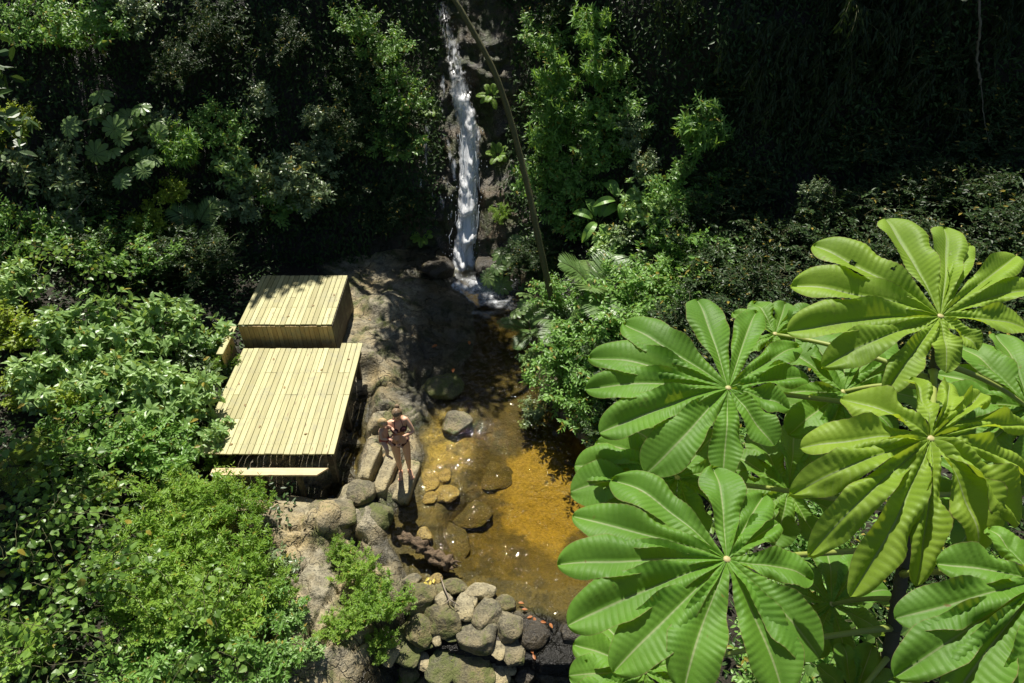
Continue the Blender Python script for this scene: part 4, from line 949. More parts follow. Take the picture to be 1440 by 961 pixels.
# (kind, px, py, scale, label, category, group, extra)
PL = [
 # left bank, sunlit
 ('broad', 95, 478, 1.05, 'pale broad leaved shrub at the upper left end of the sunlit bank', S_, GL, {}),
 ('broad', 165, 462, 1.1, 'pale broad leaved shrub second along the top of the sunlit left bank', S_, GL, {}),
 ('broad', 232, 462, 1.05, 'tall pale broad leaved shrub in the middle of the bank top', S_, GL, {}),
 ('broad', 285, 478, .9, 'broad leaved shrub next to the small dull bush by the upper deck', S_, GL, {}),
 ('finer', 308, 505, .62, 'dull small leaved bush at the corner between the two decks', S_, None, {}),
 ('broad', 55, 545, .95, 'broad leaved shrub at the left edge behind the feathery ferns', S_, GL, {}),
 ('lime', 90, 560, .85, 'yellow green shrub with round leaves among the ferns', S_, None, {}),
 ('broad', 110, 515, .85, 'broad leaved shrub filling the gap behind the yellow green one', S_, GL, {}),
 ('broad', 195, 512, .85, 'broad leaved shrub between the bank top row and the heart of the bank', S_, GL, {}),
 ('broadleaf_pale', 260, 515, .8, 'greyish shrub behind the one leaning over the lower deck', S_, GL, {}),
 ('broad', 150, 545, 1.0, 'broad leaved shrub right of the yellow green one', S_, GL, {}),
 ('broad', 215, 560, 1.05, 'large broad leaved shrub in the heart of the left bank', S_, GL, {}),
 ('broad', 272, 560, 1.0, 'broad leaved shrub leaning over the left side of the lower deck', S_, GL, {}),
 ('broad', 285, 615, .75, 'broad leaved shrub touching the front left corner of the lower deck', S_, GL, {}),
 ('mid', 180, 625, .85, 'mixed green shrub below the broad leaved ones', S_, GL, {}),
 ('mid', 235, 640, .8, 'mixed green shrub left of the plank step', S_, GL, {}),
 ('mid', 120, 610, .8, 'mixed green shrub right of the feathery ferns', S_, GL, {}),
 ('broadleaf_pale', 330, 520, .45, 'little grey green shrub in the gap at the left of both decks', S_, None, {}),
 ('broadleaf_pale', 310, 560, .45, 'grey green shrub spilling on to the left boards of the lower deck', S_, None, {}),
 ('lime', 14, 460, 1.0, 'yellowish narrow shrub at the left edge above the sunlit bank', S_, None, {}),
 ('lime', 25, 545, .7, 'lime green shrub at the left edge', S_, None, {}),
 ('feather', 60, 612, .85, 'upper feathery yellow green fern at the left edge', F_, 'feathery ferns', {}),
 ('feather', 30, 640, .85, 'lower feathery yellow green fern at the left edge', F_, 'feathery ferns', {}),
 ('vine', 30, 715, .95, 'vine with heart shaped leaves at the left edge under the ferns', V_, 'vines in the dark hollow', {}),
 ('vine', 95, 690, 1.0, 'vine with big heart shaped leaves at the top of the dark hollow', V_, 'vines in the dark hollow', {}),
 ('vine', 70, 775, .9, 'vine with sunlit round leaves in the middle of the dark hollow', V_, 'vines in the dark hollow', {}),
 ('vine', 45, 840, .9, 'vine above the drooping fern leaf in the lower left corner', V_, 'vines in the dark hollow', {}),
 ('vine', 115, 855, .85, 'vine beside the grass clump', V_, 'vines in the dark hollow', {}),
 ('vine', 85, 935, .85, 'vine with glossy large leaves at the bottom edge', V_, 'vines in the dark hollow', {}),
 ('fern', 14, 905, .95, 'fern with long divided leaves in the lower left corner', F_, None, {}),
 ('grass', 168, 930, 1.1, 'clump of long arching grass at the bottom edge', 'grass', None, {}),
 ('grass', 255, 935, .8, 'smaller tuft of arching grass among the fine leaved bushes', 'grass', None, {}),
 ('broad', 120, 690, .6, 'small broad leaved shrub hanging over the dark hollow', S_, GL, {}),
 # fine leaved mass lower left
 ('fine', 225, 712, 1.0, 'fine leaved bush left of the plank step', S_, GF, {}),
 ('fine', 290, 705, .95, 'bright fine leaved bush directly below the plank step', S_, GF, {}),
 ('fine', 340, 725, .8, 'bright fine leaved bush touching the broad pale rock', S_, GF, {}),
 ('fine', 195, 775, 1.0, 'fine leaved bush at the edge of the dark hollow', S_, GF, {}),
 ('fine', 265, 780, 1.05, 'dense fine leaved bush in the middle of the lower left', S_, GF, {}),
 ('fine', 335, 790, .95, 'fine leaved bush casting spiky shadows on the pale rock', S_, GF, {}),
 ('finer', 375, 830, .75, 'fine leaved bush beside the pale pinkish slab', S_, GF, {}),
 ('finer', 195, 850, 1.0, 'small leaved bright bush above the long grass', S_, GF, {}),
 ('finer', 265, 855, 1.05, 'small leaved bright bush second from the long grass', S_, GF, {}),
 ('fine', 330, 870, .95, 'small leaved bush in the lower part of the left mass', S_, GF, {}),
 ('vine', 300, 930, .8, 'creeper with rounded leaves at the bottom edge below the fine bushes', V_, None, {}),
 ('mid', 225, 935, .75, 'mixed leafy shrub at the bottom edge right of the grass', S_, GF, {}),
 ('mid', 365, 935, .65, 'mixed leafy shrub at the bottom edge by the grey rock', S_, GF, {}),
 ('broad', 412, 872, .38, 'small light green sapling with broad leaves on the pale rock', 'sapling', None, {}),
 ('broad', 400, 930, .38, 'small broad leaved sapling at the bottom edge near the rocks', 'sapling', None, {}),
 ('broad', 440, 925, .28, 'tiny broad leaved seedling on the grey rock at the bottom', 'sapling', None, {}),
 # tuft on rocks beside the dam
 ('finer', 500, 800, .62, 'airy tuft of small leaves on the rocks left of the driftwood log', S_, 'leafy tufts on the rocks', {}),
 ('finer', 535, 845, .75, 'large leafy tuft growing over the left end of the dam', S_, 'leafy tufts on the rocks', {}),
 ('finer', 500, 860, .6, 'leafy tuft left of the dam above a dark gap', S_, 'leafy tufts on the rocks', {}),
 ('finer', 480, 770, .42, 'low tuft on the mossy bank rock', S_, 'leafy tufts on the rocks', {}),
 ('finer', 630, 925, .34, 'low tuft on the mossy flat boulder of the dam', S_, 'leafy tufts on the rocks', {}),
 ('finer', 575, 945, .32, 'low tuft at the bottom edge left of the dam', S_, 'leafy tufts on the rocks', {}),
 ('finer', 536, 905, .45, 'sparse tuft hanging down left of the tall mossy boulder', S_, 'leafy tufts on the rocks', {}),
 # left slope, half lit
 ('parasol', 145, 165, 1.25, 'young cecropia with five round fingered leaves in the sun patch on the left slope', 'young tree', 'young cecropias', {'out': 1.5}),
 ('parasol', 205, 178, 1.1, 'young cecropia right of the group of fingered leaves on the left slope', 'young tree', 'young cecropias', {'out': 1.5}),
 ('parasol', 185, 240, 1.0, 'lower young cecropia half in shade on the left slope', 'young tree', 'young cecropias', {'out': 1.3}),
 ('tall', 262, 222, .85, 'narrow leaved shrub in the sun right of the young cecropias', S_, 'sunlit shrubs on the left slope', {'out': .9}),
 ('gloss', 230, 190, .8, 'glossy shrub right behind the young cecropias', S_, 'sunlit shrubs on the left slope', {'out': .9}),
 ('gloss', 55, 235, 1.0, 'glossy shrub with long drooping leaves at the left edge of the slope', S_, 'sunlit shrubs on the left slope', {'out': .9}),
 ('gloss', 85, 285, .9, 'olive shrub below the drooping one at the left edge', S_, 'sunlit shrubs on the left slope', {'out': .7}),
 ('lime', 205, 310, .75, 'yellowish shrub under the young cecropias', S_, 'sunlit shrubs on the left slope', {'out': .8}),
 ('mid', 130, 330, 1.0, 'half shaded shrub in the middle of the left slope', S_, 'sunlit shrubs on the left slope', {'out': .5}),
 ('vine', 130, 385, .9, 'trailing vine with sunlit leaves low on the left slope', V_, None, {'out': .6}),
 ('mid', 215, 370, .9, 'half shaded shrub left of the dark gap behind the decks', S_, 'sunlit shrubs on the left slope', {'out': .4}),
 ('palm', 272, 315, .8, 'little palm with one bright sunlit frond on the left slope', 'palm', None, {'out': 1.2}),
 ('gloss', 335, 275, .85, 'glossy shrub above the bright palm frond', S_, 'sunlit shrubs on the left slope', {'out': .9}),
 ('gloss', 400, 250, 1.0, 'glossy pale shrub overhanging the upper deck', S_, 'sunlit shrubs on the left slope', {'out': 1.1}),
 ('gloss', 440, 268, .9, 'lowest pale shrub of the spray over the upper deck', S_, 'sunlit shrubs on the left slope', {'out': 1.1}),
 ('gloss', 440, 215, .7, 'upright pale shoot at the top of the spray over the upper deck', S_, 'sunlit shrubs on the left slope', {'out': 1.0}),
 ('mid', 565, 130, .85, 'sunlit shrub on the cliff left of the waterfall', S_, 'shrubs beside the waterfall', {'out': .8}),
 ('mid', 545, 75, .8, 'sunlit shrub high on the cliff left of the waterfall', S_, 'shrubs beside the waterfall', {'out': .8}),
 ('mid', 555, 195, .9, 'half shaded shrub on the cliff left of the trickles', S_, 'shrubs beside the waterfall', {'out': .5}),
 ('small', 490, 120, 1.0, 'dim shrub with pale flecks on the cliff left of the waterfall', S_, 'shrubs beside the waterfall', {}),
 ('mid', 60, 35, .9, 'sunlit shrub in the top left corner', S_, 'sunlit shrubs at the top of the left slope', {'out': 1.0}),
 ('mid', 125, 45, .9, 'sunlit shrub second from the top left corner', S_, 'sunlit shrubs at the top of the left slope', {'out': 1.0}),
 ('gloss', 185, 18, .8, 'sunlit glossy spray at the top edge of the left slope', S_, 'sunlit shrubs at the top of the left slope', {'out': 1.1}),
 ('lime', 20, 170, .7, 'thin yellow leaved twig shrub at the left edge', S_, None, {'out': 1.0}),
 ('small', 300, 40, .9, 'small shrub with one bright tuft near the top edge', S_, 'sunlit shrubs at the top of the left slope', {'out': .8}),
 # right of the falls
 ('tall', 785, 128, .95, 'bright narrow leaved shrub at the top of the sunlit clump right of the leaning trunk', S_, 'sunlit narrow leaved shrubs', {'out': 1.3}),
 ('tall', 800, 165, .95, 'bright narrow leaved shrub in the middle of the clump right of the leaning trunk', S_, 'sunlit narrow leaved shrubs', {'out': 1.2}),
 ('tall', 770, 205, .95, 'bright narrow leaved shrub low in the clump, next to the leaning trunk', S_, 'sunlit narrow leaved shrubs', {'out': 1.1}),
 ('mid', 760, 250, .9, 'leafy shrub under the bright clump beside the leaning trunk', S_, 'shrubs right of the falls', {'out': .9}),
 ('mid', 815, 240, .9, 'half shaded shrub under the bright clump', S_, 'shrubs right of the falls', {'out': .6}),
 ('tall', 830, 60, .9, 'drooping narrow leaved shrub near the top edge above the bright clump', S_, 'shrubs right of the falls', {'out': .7}),
 ('gloss', 890, 185, .6, 'spray of pale paired leaves in the dark right of the bright clump', S_, 'shrubs right of the falls', {'out': .9}),
 ('gloss', 905, 235, .55, 'lower spray of pale paired leaves in the dark', S_, 'shrubs right of the falls', {'out': .9}),
 ('mid', 800, 300, .9, 'shaded shrub above the paddle shaped leaves', S_, 'shrubs right of the falls', {'out': .5}),
 ('heliconia', 840, 320, .8, 'plant with long paddle shaped yellow green leaves', 'plant', None, {'out': .9}),
 ('tall', 980, 200, 1.0, 'half lit column of hanging narrow leaves, upper part', S_, 'shrubs at the edge of the dark wall', {'out': .7}),
 ('mid', 965, 265, .9, 'half lit shrub in the column at the edge of the dark wall', S_, 'shrubs at the edge of the dark wall', {'out': .8}),
 ('mid', 935, 320, .9, 'sunlit shrub above the big foreground leaf', S_, 'shrubs at the edge of the dark wall', {'out': .9}),
 ('gloss', 890, 335, .9, 'pale shrub right of the paddle leaved plant', S_, 'shrubs at the edge of the dark wall', {'out': .9}),
 ('mid', 905, 390, .9, 'bright shrub behind the tip of the nearest big leaf', S_, 'shrubs at the edge of the dark wall', {'out': .8}),
 ('mid', 985, 350, 1.0, 'dim shrub right of the sunlit column', S_, 'shrubs at the edge of the dark wall', {}),
 ('gloss', 1143, 268, .30, 'single bright sprig alone in the dark right wall', 'sprig', None, {'out': 2.0}),
 ('parasol', 716, 385, 1.1, 'young cecropia at the stream edge left of the leaning trunk', 'young tree', 'young cecropias', {'out': .7}),
 ('parasol', 745, 350, .9, 'young cecropia right at the leaning trunk', 'young tree', 'young cecropias', {'out': .8}),
 ('parasol', 745, 425, 1.0, 'lower young cecropia under the leaning trunk', 'young tree', 'young cecropias', {'out': .5}),
 ('palm', 842, 400, 1.35, 'palm with long dark glossy fronds behind the big leaves', 'palm', 'palms on the right bank', {'out': 1.0}),
 ('palm', 795, 440, .85, 'palm with pale fan like fronds at the foot of the leaning trunk', 'palm', 'palms on the right bank', {'out': .6}),
 ('mid', 800, 505, .9, 'leafy shrub on the right bank below the palms', S_, 'shrubs on the right bank', {}),
 ('mid', 835, 480, .9, 'leafy shrub behind the tips of the middle big leaf', S_, 'shrubs on the right bank', {}),
 ('mid', 790, 555, .85, 'leafy shrub hanging over the dark water', S_, 'shrubs on the right bank', {}),
 ('mid', 825, 580, .8, 'shaded shrub on the right bank beside the pool', S_, 'shrubs on the right bank', {}),
 ('broad', 745, 505, .42, 'small broad leaved plant leaning over the stream', S_, 'shrubs on the right bank', {}),
 ('gloss', 752, 580, .55, 'bright spray of rounded leaves reaching low over the pool', S_, 'shrubs on the right bank', {}),
 ('mid', 870, 520, .9, 'shrub behind the middle big leaf', S_, 'shrubs on the right bank', {}),
 ('mid', 880, 450, 1.0, 'shrub between the palm and the big leaves', S_, 'shrubs on the right bank', {}),
 ('small', 860, 600, .8, 'dark shrub by the pool under the big leaves', S_, 'shrubs on the right bank', {}),
 # fillers: mixed species
 ('gloss', 365, 142, .55, 'small pale spray alone in the dark left of the waterfall', S_, 'sprays in the dark of the left slope', {'out': 1.0}),
 ('gloss', 445, 165, .5, 'small pale spray above the upright shoot over the upper deck', S_, 'sprays in the dark of the left slope', {'out': 1.0}),
 ('small', 400, 60, .8, 'speckled shrub at the top between the left corner and the waterfall', S_, 'sprays in the dark of the left slope', {'out': .9}),
 ('mid', 500, 40, .7, 'leafy spray near the top edge left of the waterfall', S_, 'sprays in the dark of the left slope', {'out': .9}),
 ('small', 480, 190, .8, 'speckled shrub in the dark above the dark gap left of the falls', S_, 'sprays in the dark of the left slope', {'out': .7}),
 ('small', 250, 95, .8, 'speckled shrub above the narrow leaved one on the left slope', S_, 'sprays in the dark of the left slope', {'out': .8}),
 ('mid', 310, 180, .8, 'leafy shrub right of the young cecropias at the edge of the dark', S_, 'sunlit shrubs on the left slope', {'out': .9}),
 ('tall', 845, 110, .9, 'narrow leaved shrub between the bright clump and the drooping one at the top', S_, 'shrubs right of the falls', {'out': 1.0}),
 ('mid', 870, 160, .9, 'half lit shrub above the sprays of pale paired leaves', S_, 'shrubs right of the falls', {'out': .9}),
 ('mid', 845, 200, .9, 'half lit shrub at the lower right of the bright clump', S_, 'shrubs right of the falls', {'out': .9}),
 ('broad', 905, 290, .8, 'broad leaved shrub below the sprays of pale paired leaves', S_, 'shrubs at the edge of the dark wall', {'out': .9}),
 ('mid', 760, 60, .8, 'shrub at the top edge right of the leaning trunk', S_, 'shrubs right of the falls', {'out': .8}),
 ('mid', 960, 400, .9, 'leafy shrub just above the tip of the nearest big leaf', S_, 'shrubs at the edge of the dark wall', {'out': .7}),
 ('lime', 150, 690, .6, 'yellow green shrub at the upper edge of the dark hollow', S_, None, {}),
 ('broad', 245, 668, .55, 'small broad leaved shrub at the left end of the plank step', S_, GL, {}),
 ('lime', 300, 745, .5, 'lime green clump among the bright fine leaved bushes', S_, None, {}),
 ('broad', 215, 820, .5, 'small broad leaved shrub sunk in the fine leaved mass', S_, GL, {}),
 ('lime', 240, 885, .55, 'lime green clump above the smaller grass tuft', S_, None, {}),
 ('broadleaf_pale', 385, 790, .45, 'pale leaved plant reaching over the pale rock slab', S_, None, {}),
 ('mid', 395, 860, .45, 'leafy plant between the fine bushes and the pale pinkish slab', S_, None, {}),
 ('finer', 470, 880, .45, 'thin tuft on the rocks at the left of the dam', S_, 'leafy tufts on the rocks', {}),
 ('grass', 330, 660, .5, 'sparse grass under the plank step', 'grass', None, {}),
 ('finer', 300, 640, .5, 'small bush against the end of the plank step', S_, GF, {}),
 ('broad', 318, 590, .4, 'small broad leaved plant pushing on to the lower deck boards', S_, GL, {}),
 ('fern', 700, 215, .6, 'fern clinging to the lit rock right of the waterfall', F_, 'ferns on the waterfall rock', {'out': .25}),
 ('fern', 690, 130, .6, 'fern high on the rock right of the waterfall', F_, 'ferns on the waterfall rock', {'out': .25}),
 ('fern', 604, 150, .55, 'fern left of the upper waterfall', F_, 'ferns on the waterfall rock', {'out': .2}),
 ('fern', 592, 330, .55, 'fern in the shade left of the foot of the waterfall', F_, 'ferns on the waterfall rock', {'out': .2}),
 ('finer', 705, 300, .5, 'small cushion of leaves on the rock right of the waterfall', S_, None, {'out': .3}),
 ('heliconia', 870, 290, .7, 'second paddle leaved plant in the shade', 'plant', None, {'out': .7}),
 ('palm', 745, 460, .7, 'small palm at the very edge of the stream', 'palm', 'palms on the right bank', {'out': .5}),
 ('broad', 860, 350, .8, 'broad leaved shrub right of the paddle leaved plants', S_, 'shrubs at the edge of the dark wall', {'out': .9}),
 ('broad', 330, 235, .8, 'broad leaved shrub between the two sunlit patches of the left slope', S_, 'sunlit shrubs on the left slope', {'out': 1.0}),
 ('lime', 245, 270, .7, 'yellow green shrub right above the bright palm frond', S_, 'sunlit shrubs on the left slope', {'out': 1.0}),
 ('mid', 35, 330, .9, 'leafy shrub low at the left edge of the slope', S_, 'sunlit shrubs on the left slope', {'out': .9}),
 ('broad', 20, 400, .8, 'broad leaved shrub at the left edge below the bare twigs', S_, 'sunlit shrubs on the left slope', {'out': .8}),
]
LIT = []
for kind, px, py, sc, lab, cat, grp, ex in PL:
    o = put_px(kind, px, py, sc, lab, cat, grp, **ex)
    if 'out' in ex and ex['out'] >= .8: LIT.append((np.array(o.location) + [0, -.3 * sc, .5 * sc], .62 * sc + (.45 if kind in ('parasol', 'palm') else .1)))
# dim shrubs of the shaded slopes: nothing tells them apart
gd = random.Random(8)
for a, b_, r_ in ((650, 130, .35), (655, 170, .5), (660, 220, .5), (658, 270, .5), (656, 320, .5), (654, 375, .6), (690, 200, .4), (690, 260, .4), (692, 330, .4), (612, 225, .35), (612, 280, .4), (640, 300, .4), (700, 395, .4), (640, 395, .4)):
    LIT.append((hit(a, b_, -9, .15)[0], r_))
NL = len(LIT)
for k in range(44): LIT.append((hit(gd.uniform(0, 340), gd.uniform(100, 345), .3, .4)[0], gd.uniform(.25, .5)))
for k in range(46): LIT.append((hit(gd.uniform(260, 600), gd.uniform(0, 330), .3, .4)[0], gd.uniform(-.22, -.05)))
for k in range(16): LIT.append((hit(gd.uniform(720, 990), gd.uniform(20, 400), .3, .4)[0], gd.uniform(.0, .3)))
LC = np.array([c for c, r in LIT[:NL]]); LR = np.array([r for c, r in LIT[:NL]])
def in_light(p, sc):
    w = np.asarray(p) + [0, -.2 * sc, .4 * sc] - LC; al = w @ SUN; d = np.linalg.norm(w - al[:, None] * SUN, axis=1)
    return bool(np.any((al > .25) & (d < LR * .55 + .40 * sc)))
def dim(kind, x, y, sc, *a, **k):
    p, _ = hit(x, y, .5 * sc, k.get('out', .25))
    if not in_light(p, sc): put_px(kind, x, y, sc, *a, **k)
for py in range(20, 420, 62):
    for px in range(-20, 640, 78):
        x, y = px + gd.uniform(-30, 30), py + gd.uniform(-24, 24)
        if abs(x - 650) < 60 or (300 < x < 520 and y > 330): continue
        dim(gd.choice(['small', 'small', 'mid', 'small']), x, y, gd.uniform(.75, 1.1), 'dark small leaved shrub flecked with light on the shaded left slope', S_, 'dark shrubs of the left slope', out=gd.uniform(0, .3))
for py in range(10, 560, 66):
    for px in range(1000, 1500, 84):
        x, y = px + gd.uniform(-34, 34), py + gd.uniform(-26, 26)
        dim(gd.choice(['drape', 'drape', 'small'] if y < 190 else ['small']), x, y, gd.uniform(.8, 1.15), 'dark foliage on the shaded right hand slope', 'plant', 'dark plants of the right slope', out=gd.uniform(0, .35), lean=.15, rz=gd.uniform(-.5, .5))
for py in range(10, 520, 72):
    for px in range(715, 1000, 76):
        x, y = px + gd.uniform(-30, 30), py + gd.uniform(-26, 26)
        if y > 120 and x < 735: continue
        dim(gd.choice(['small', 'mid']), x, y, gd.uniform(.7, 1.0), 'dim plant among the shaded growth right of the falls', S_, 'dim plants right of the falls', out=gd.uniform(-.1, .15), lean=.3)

for px, py, sc in ((1060, 720, .8), (1130, 760, .9), (1200, 800, .8), (1150, 860, .8), (1230, 900, .9), (1100, 930, .8), (1320, 760, .9), (1280, 840, .8), (1180, 950, .8), (1390, 880, .9), (1010, 640, .8), (930, 650, .8), (900, 700, .7)):
    put_px(gd.choice(['mid', 'small', 'vine']), px, py, sc, 'green undergrowth plant in the shade beneath the huge leaves', 'plant', 'plants beneath the huge leaves')
# carpet of leaves hiding the soil (nobody could count it)
g = np.random.default_rng(21)
fb = FB()
n = 125000
X = g.uniform(-17, 17, n); Z = g.uniform(.1, 9.4, n) ; keep = ~((np.abs(X + 1.05 + .12 * Z * 0 ) < .85 + .45 * fbm(np.stack([X * 1.3, Z * 1.1, X * 0], -1), 3, 91)) & (Z < 7.5)) ; X, Z = X[keep], Z[keep]; n = len(X)
off = g.exponential(.16, n); Yw = wall_y(X, Z) - off - .02
keep = ~((np.abs(X + 1) < 2.6) & (Z < .6)); X, Yw, Z = X[keep], Yw[keep], Z[keep]; n = len(X)
fb.leaves(np.stack([X, Yw, Z], 1), nrm(np.stack([g.normal(0, .6, n), np.full(n, -.6), g.normal(-.35, .45, n)], 1)), nrm(np.stack([g.normal(0, .4, n), np.full(n, -.5), np.full(n, .75)], 1) + g.normal(0, .25, (n, 3))), g.uniform(.06, .15, n), g.uniform(.028, .065, n), g.random(n) * .96, .25, .2)
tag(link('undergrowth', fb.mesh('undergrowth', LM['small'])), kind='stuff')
fb = FB(); n = 46000
X = np.concatenate([g.uniform(-14, -3.6, n // 2), g.uniform(.4, 14, n // 2)]); Yg = g.uniform(3.2, 13.4, len(X))
Zg = ground_z(X, Yg, False); xl = np.interp(Yg, Y_, XL); xr = np.interp(Yg, Y_, XR)
k = np.where(X < 0, (X < np.where(Yg > 7.3, -5.45, -3.75 + .35 * np.sin(Yg * 3)))  , X > xr + .25) & (Yg < wall_y(X, Zg) + .2)
X, Yg, Zg = X[k], Yg[k], Zg[k]; n = len(X)
fb.leaves(np.stack([X, Yg, Zg + .03 + g.exponential(.10, n)], 1), nrm(np.stack([g.normal(0, 1, n), g.normal(-.2, 1, n), g.normal(.1, .3, n)], 1)), nrm(np.stack([g.normal(0, .35, n), g.normal(0, .35, n), np.ones(n)], 1)), g.uniform(.05, .13, n), g.uniform(.025, .06, n), g.random(n) * .96, .25, .2)
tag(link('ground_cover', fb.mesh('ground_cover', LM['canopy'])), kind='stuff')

# leaf litter
LITM = [leaf_mat('leaf_orange', (.30, .085, .018), (.42, .15, .03), .5, .2), leaf_mat('leaf_yellow', (.55, .42, .05), (.6, .5, .1), .5, .2), leaf_mat('leaf_dry', (.30, .20, .09), (.40, .29, .13), .6, .2)]
def fallen(px, py, z, L, mi, lab, grp):
    p = at_z(px, py, z); fb = FB(); a = gd.uniform(0, 6.28)
    fb.leaves([[-L / 2 * math.cos(a), -L / 2 * math.sin(a), 0]], [[math.cos(a), math.sin(a), .1]], [[gd.uniform(-.3, .3), gd.uniform(-.3, .3), 1]], L, L * .5, gd.random() * .9, .3, .15, True)
    o = link('fallen_leaf', fb.mesh('fallen_leaf', LITM[mi]), None, p); tag(o, lab, 'leaf', grp)
for px, py in ((738, 857), (745, 868), (752, 872), (764, 875), (775, 880), (733, 848), (744, 905), (748, 916), (751, 924), (741, 898), (765, 905)):
    fallen(px, py, (.03 if py < 890 else -.08), .09, 0, 'orange fallen leaf caught in the spillway of the dam', 'orange leaves in the spillway')
for px, py in ((601, 815), (605, 820), (610, 817), (599, 821)):
    fallen(px, py, .17, .09, 1, 'yellow fallen leaf lying by the stones at the top of the dam', 'yellow leaves on the dam')
for px, py in ((611, 487), (660, 482), (637, 521)):
    fallen(px, py, .28, .14, 0, 'orange fallen leaf on the shaded bedrock', 'orange leaves on the bedrock')
for px, py in ((520, 450), (536, 470), (552, 462), (545, 478), (505, 445), (566, 486), (580, 472), (525, 500), (515, 425), (530, 418), (540, 640), (430, 725), (420, 790), (455, 745)):
    p, w = hit(px, py, .02); fallen(px, py, p[2], .09, 2, 'dry tan leaf lying on the sunlit bedrock', 'dry leaves on the bedrock')

for px, py, z in ((400, 545, .858), (452, 520, .858), (365, 600, .858), (430, 610, .858), (345, 570, .858), (490, 505, .858), (385, 505, .858), (440, 430, 1.258), (405, 445, 1.258), (470, 415, 1.258), (325, 625, .858), (336, 540, .858)):
    fallen(px, py, z, .07, 2, 'dry tan leaf lying on the deck boards', 'dry leaves on the decks')

# ------------------------------------------------------------------ leaning trunk
TR = [(794, 497, 11.3), (784, 455, 11.5), (771, 400, 11.8), (757, 335, 12.2), (746, 280, 12.6), (733, 225, 13.0), (716, 160, 13.4), (696, 100, 13.7), (671, 55, 13.9), (646, 10, 14.1), (610, -45, 14.5), (580, -100, 15.2), (570, -130, 16.0)]
root = thing('leaning_tree', 'slender mossy leaning trunk crossing in front of the waterfall', 'tree', at_y(794, 497, 11.3))
o = np.array(root.location); P = np.array([at_y(*t) for t in TR]); t = np.linspace(0, len(TR) - 1, 70)
Pc = np.stack([np.interp(t, range(len(TR)), P[:, i]) for i in range(3)], 1)
for _ in range(6): Pc[1:-1] = (Pc[:-2] + 2 * Pc[1:-1] + Pc[2:]) / 4
Pc = np.vstack([Pc[0] - [0, 0, .6], Pc]); rr = np.linspace(.072, .045, 71) * (1 + .06 * np.sin(np.arange(71) * 2.1))
MB().tube(Pc - o, rr, 12).build('trunk', M_BARKG, root)
fb, sb = FB(), MB(); q = np.random.default_rng(77); c = Pc[-1] - o  # unseen crown, placed and thickened to shade the upper stream
for i in range(230):
    cc = c + nrm(q.normal(0, 1, 3)) * q.random() ** .45 * np.array([1.5, 1.7, .7]); m = 14
    if q.random() < .4: sb.tube([c, (c + cc) / 2 + q.normal(0, .08, 3), cc], [.03, .016, .006], 4, caps=False)
    fb.leaves(cc + q.normal(0, .15, (m, 3)), nrm(q.normal(0, 1, (m, 3)) * [1, 1, .5] + [0, 0, -.2]), nrm(q.normal(0, .45, (m, 3)) + [0, 0, 1]), q.uniform(.15, .26, m), q.uniform(.08, .13, m), q.random(m) * .96, .2, .2)
link('crown', fb.mesh('crown', LM['canopy']), root); sb.build('branch', M_BARK, root)

# thin lianas and dead twigs
def liana(pts, r, lab, mat=None, name='liana', cat='liana', grp=None):
    P = np.array([hit(x, y, -9, o_)[0] for x, y, o_ in pts]); root = thing(name, lab, cat, P[0], 0, grp)
    t = np.linspace(0, len(P) - 1, 24); Q = np.stack([np.interp(t, range(len(P)), P[:, i]) for i in range(3)], 1)
    for _ in range(3): Q[1:-1] = (Q[:-2] + 2 * Q[1:-1] + Q[2:]) / 4
    Q = Q + g.normal(0, r * .5, Q.shape); MB().tube(Q - P[0], r, 6).build('stem', mat or DW, root)
DW = simple_mat('pale_liana', (.22, .20, .15), .85, (.12, .11, .07), 14)
liana(((1376, -10, .8), (1378, 40, .8), (1374, 75, .8), (1378, 120, .75)), .022, 'pale thin trunk hanging in the dark at the upper right')
liana(((1378, 100, .75), (1384, 170, .7), (1392, 205, .7)), .008, 'thin cord like liana below the pale hanging trunk')
liana(((28, 285, 1.1), (30, 310, 1.1), (22, 340, 1.1), (2, 360, 1.1)), .012, 'bare twig bending to the left edge on the left slope', cat='twig', name='dead_twig', grp='bare twigs on the left slope')
liana(((52, 285, 1.2), (60, 315, 1.1), (70, 335, 1.0), (120, 280, 1.1)), .010, 'forked bare twig in the middle of the left slope', cat='twig', name='dead_twig', grp='bare twigs on the left slope')
liana(((40, 300, 1.1), (52, 340, 1.1), (40, 350, 1.1), (25, 352, 1.0)), .010, 'hooked bare twig beside the forked one', cat='twig', name='dead_twig', grp='bare twigs on the left slope')
liana(((25, 352, 1.0), (60, 350, 1.0), (72, 375, 1.0), (68, 400, .9)), .010, 'curved bare twig low on the left slope', cat='twig', name='dead_twig', grp='bare twigs on the left slope')
liana(((94, 395, .9), (100, 420, .9), (104, 440, .9)), .012, 'thin upright stalk above the left broad leaved shrubs', cat='twig', name='dead_twig', grp='bare twigs on the left slope')
liana(((186, 390, .9), (188, 415, .9), (188, 440, .9)), .012, 'thin upright stalk above the middle broad leaved shrubs', cat='twig', name='dead_twig', grp='bare twigs on the left slope')

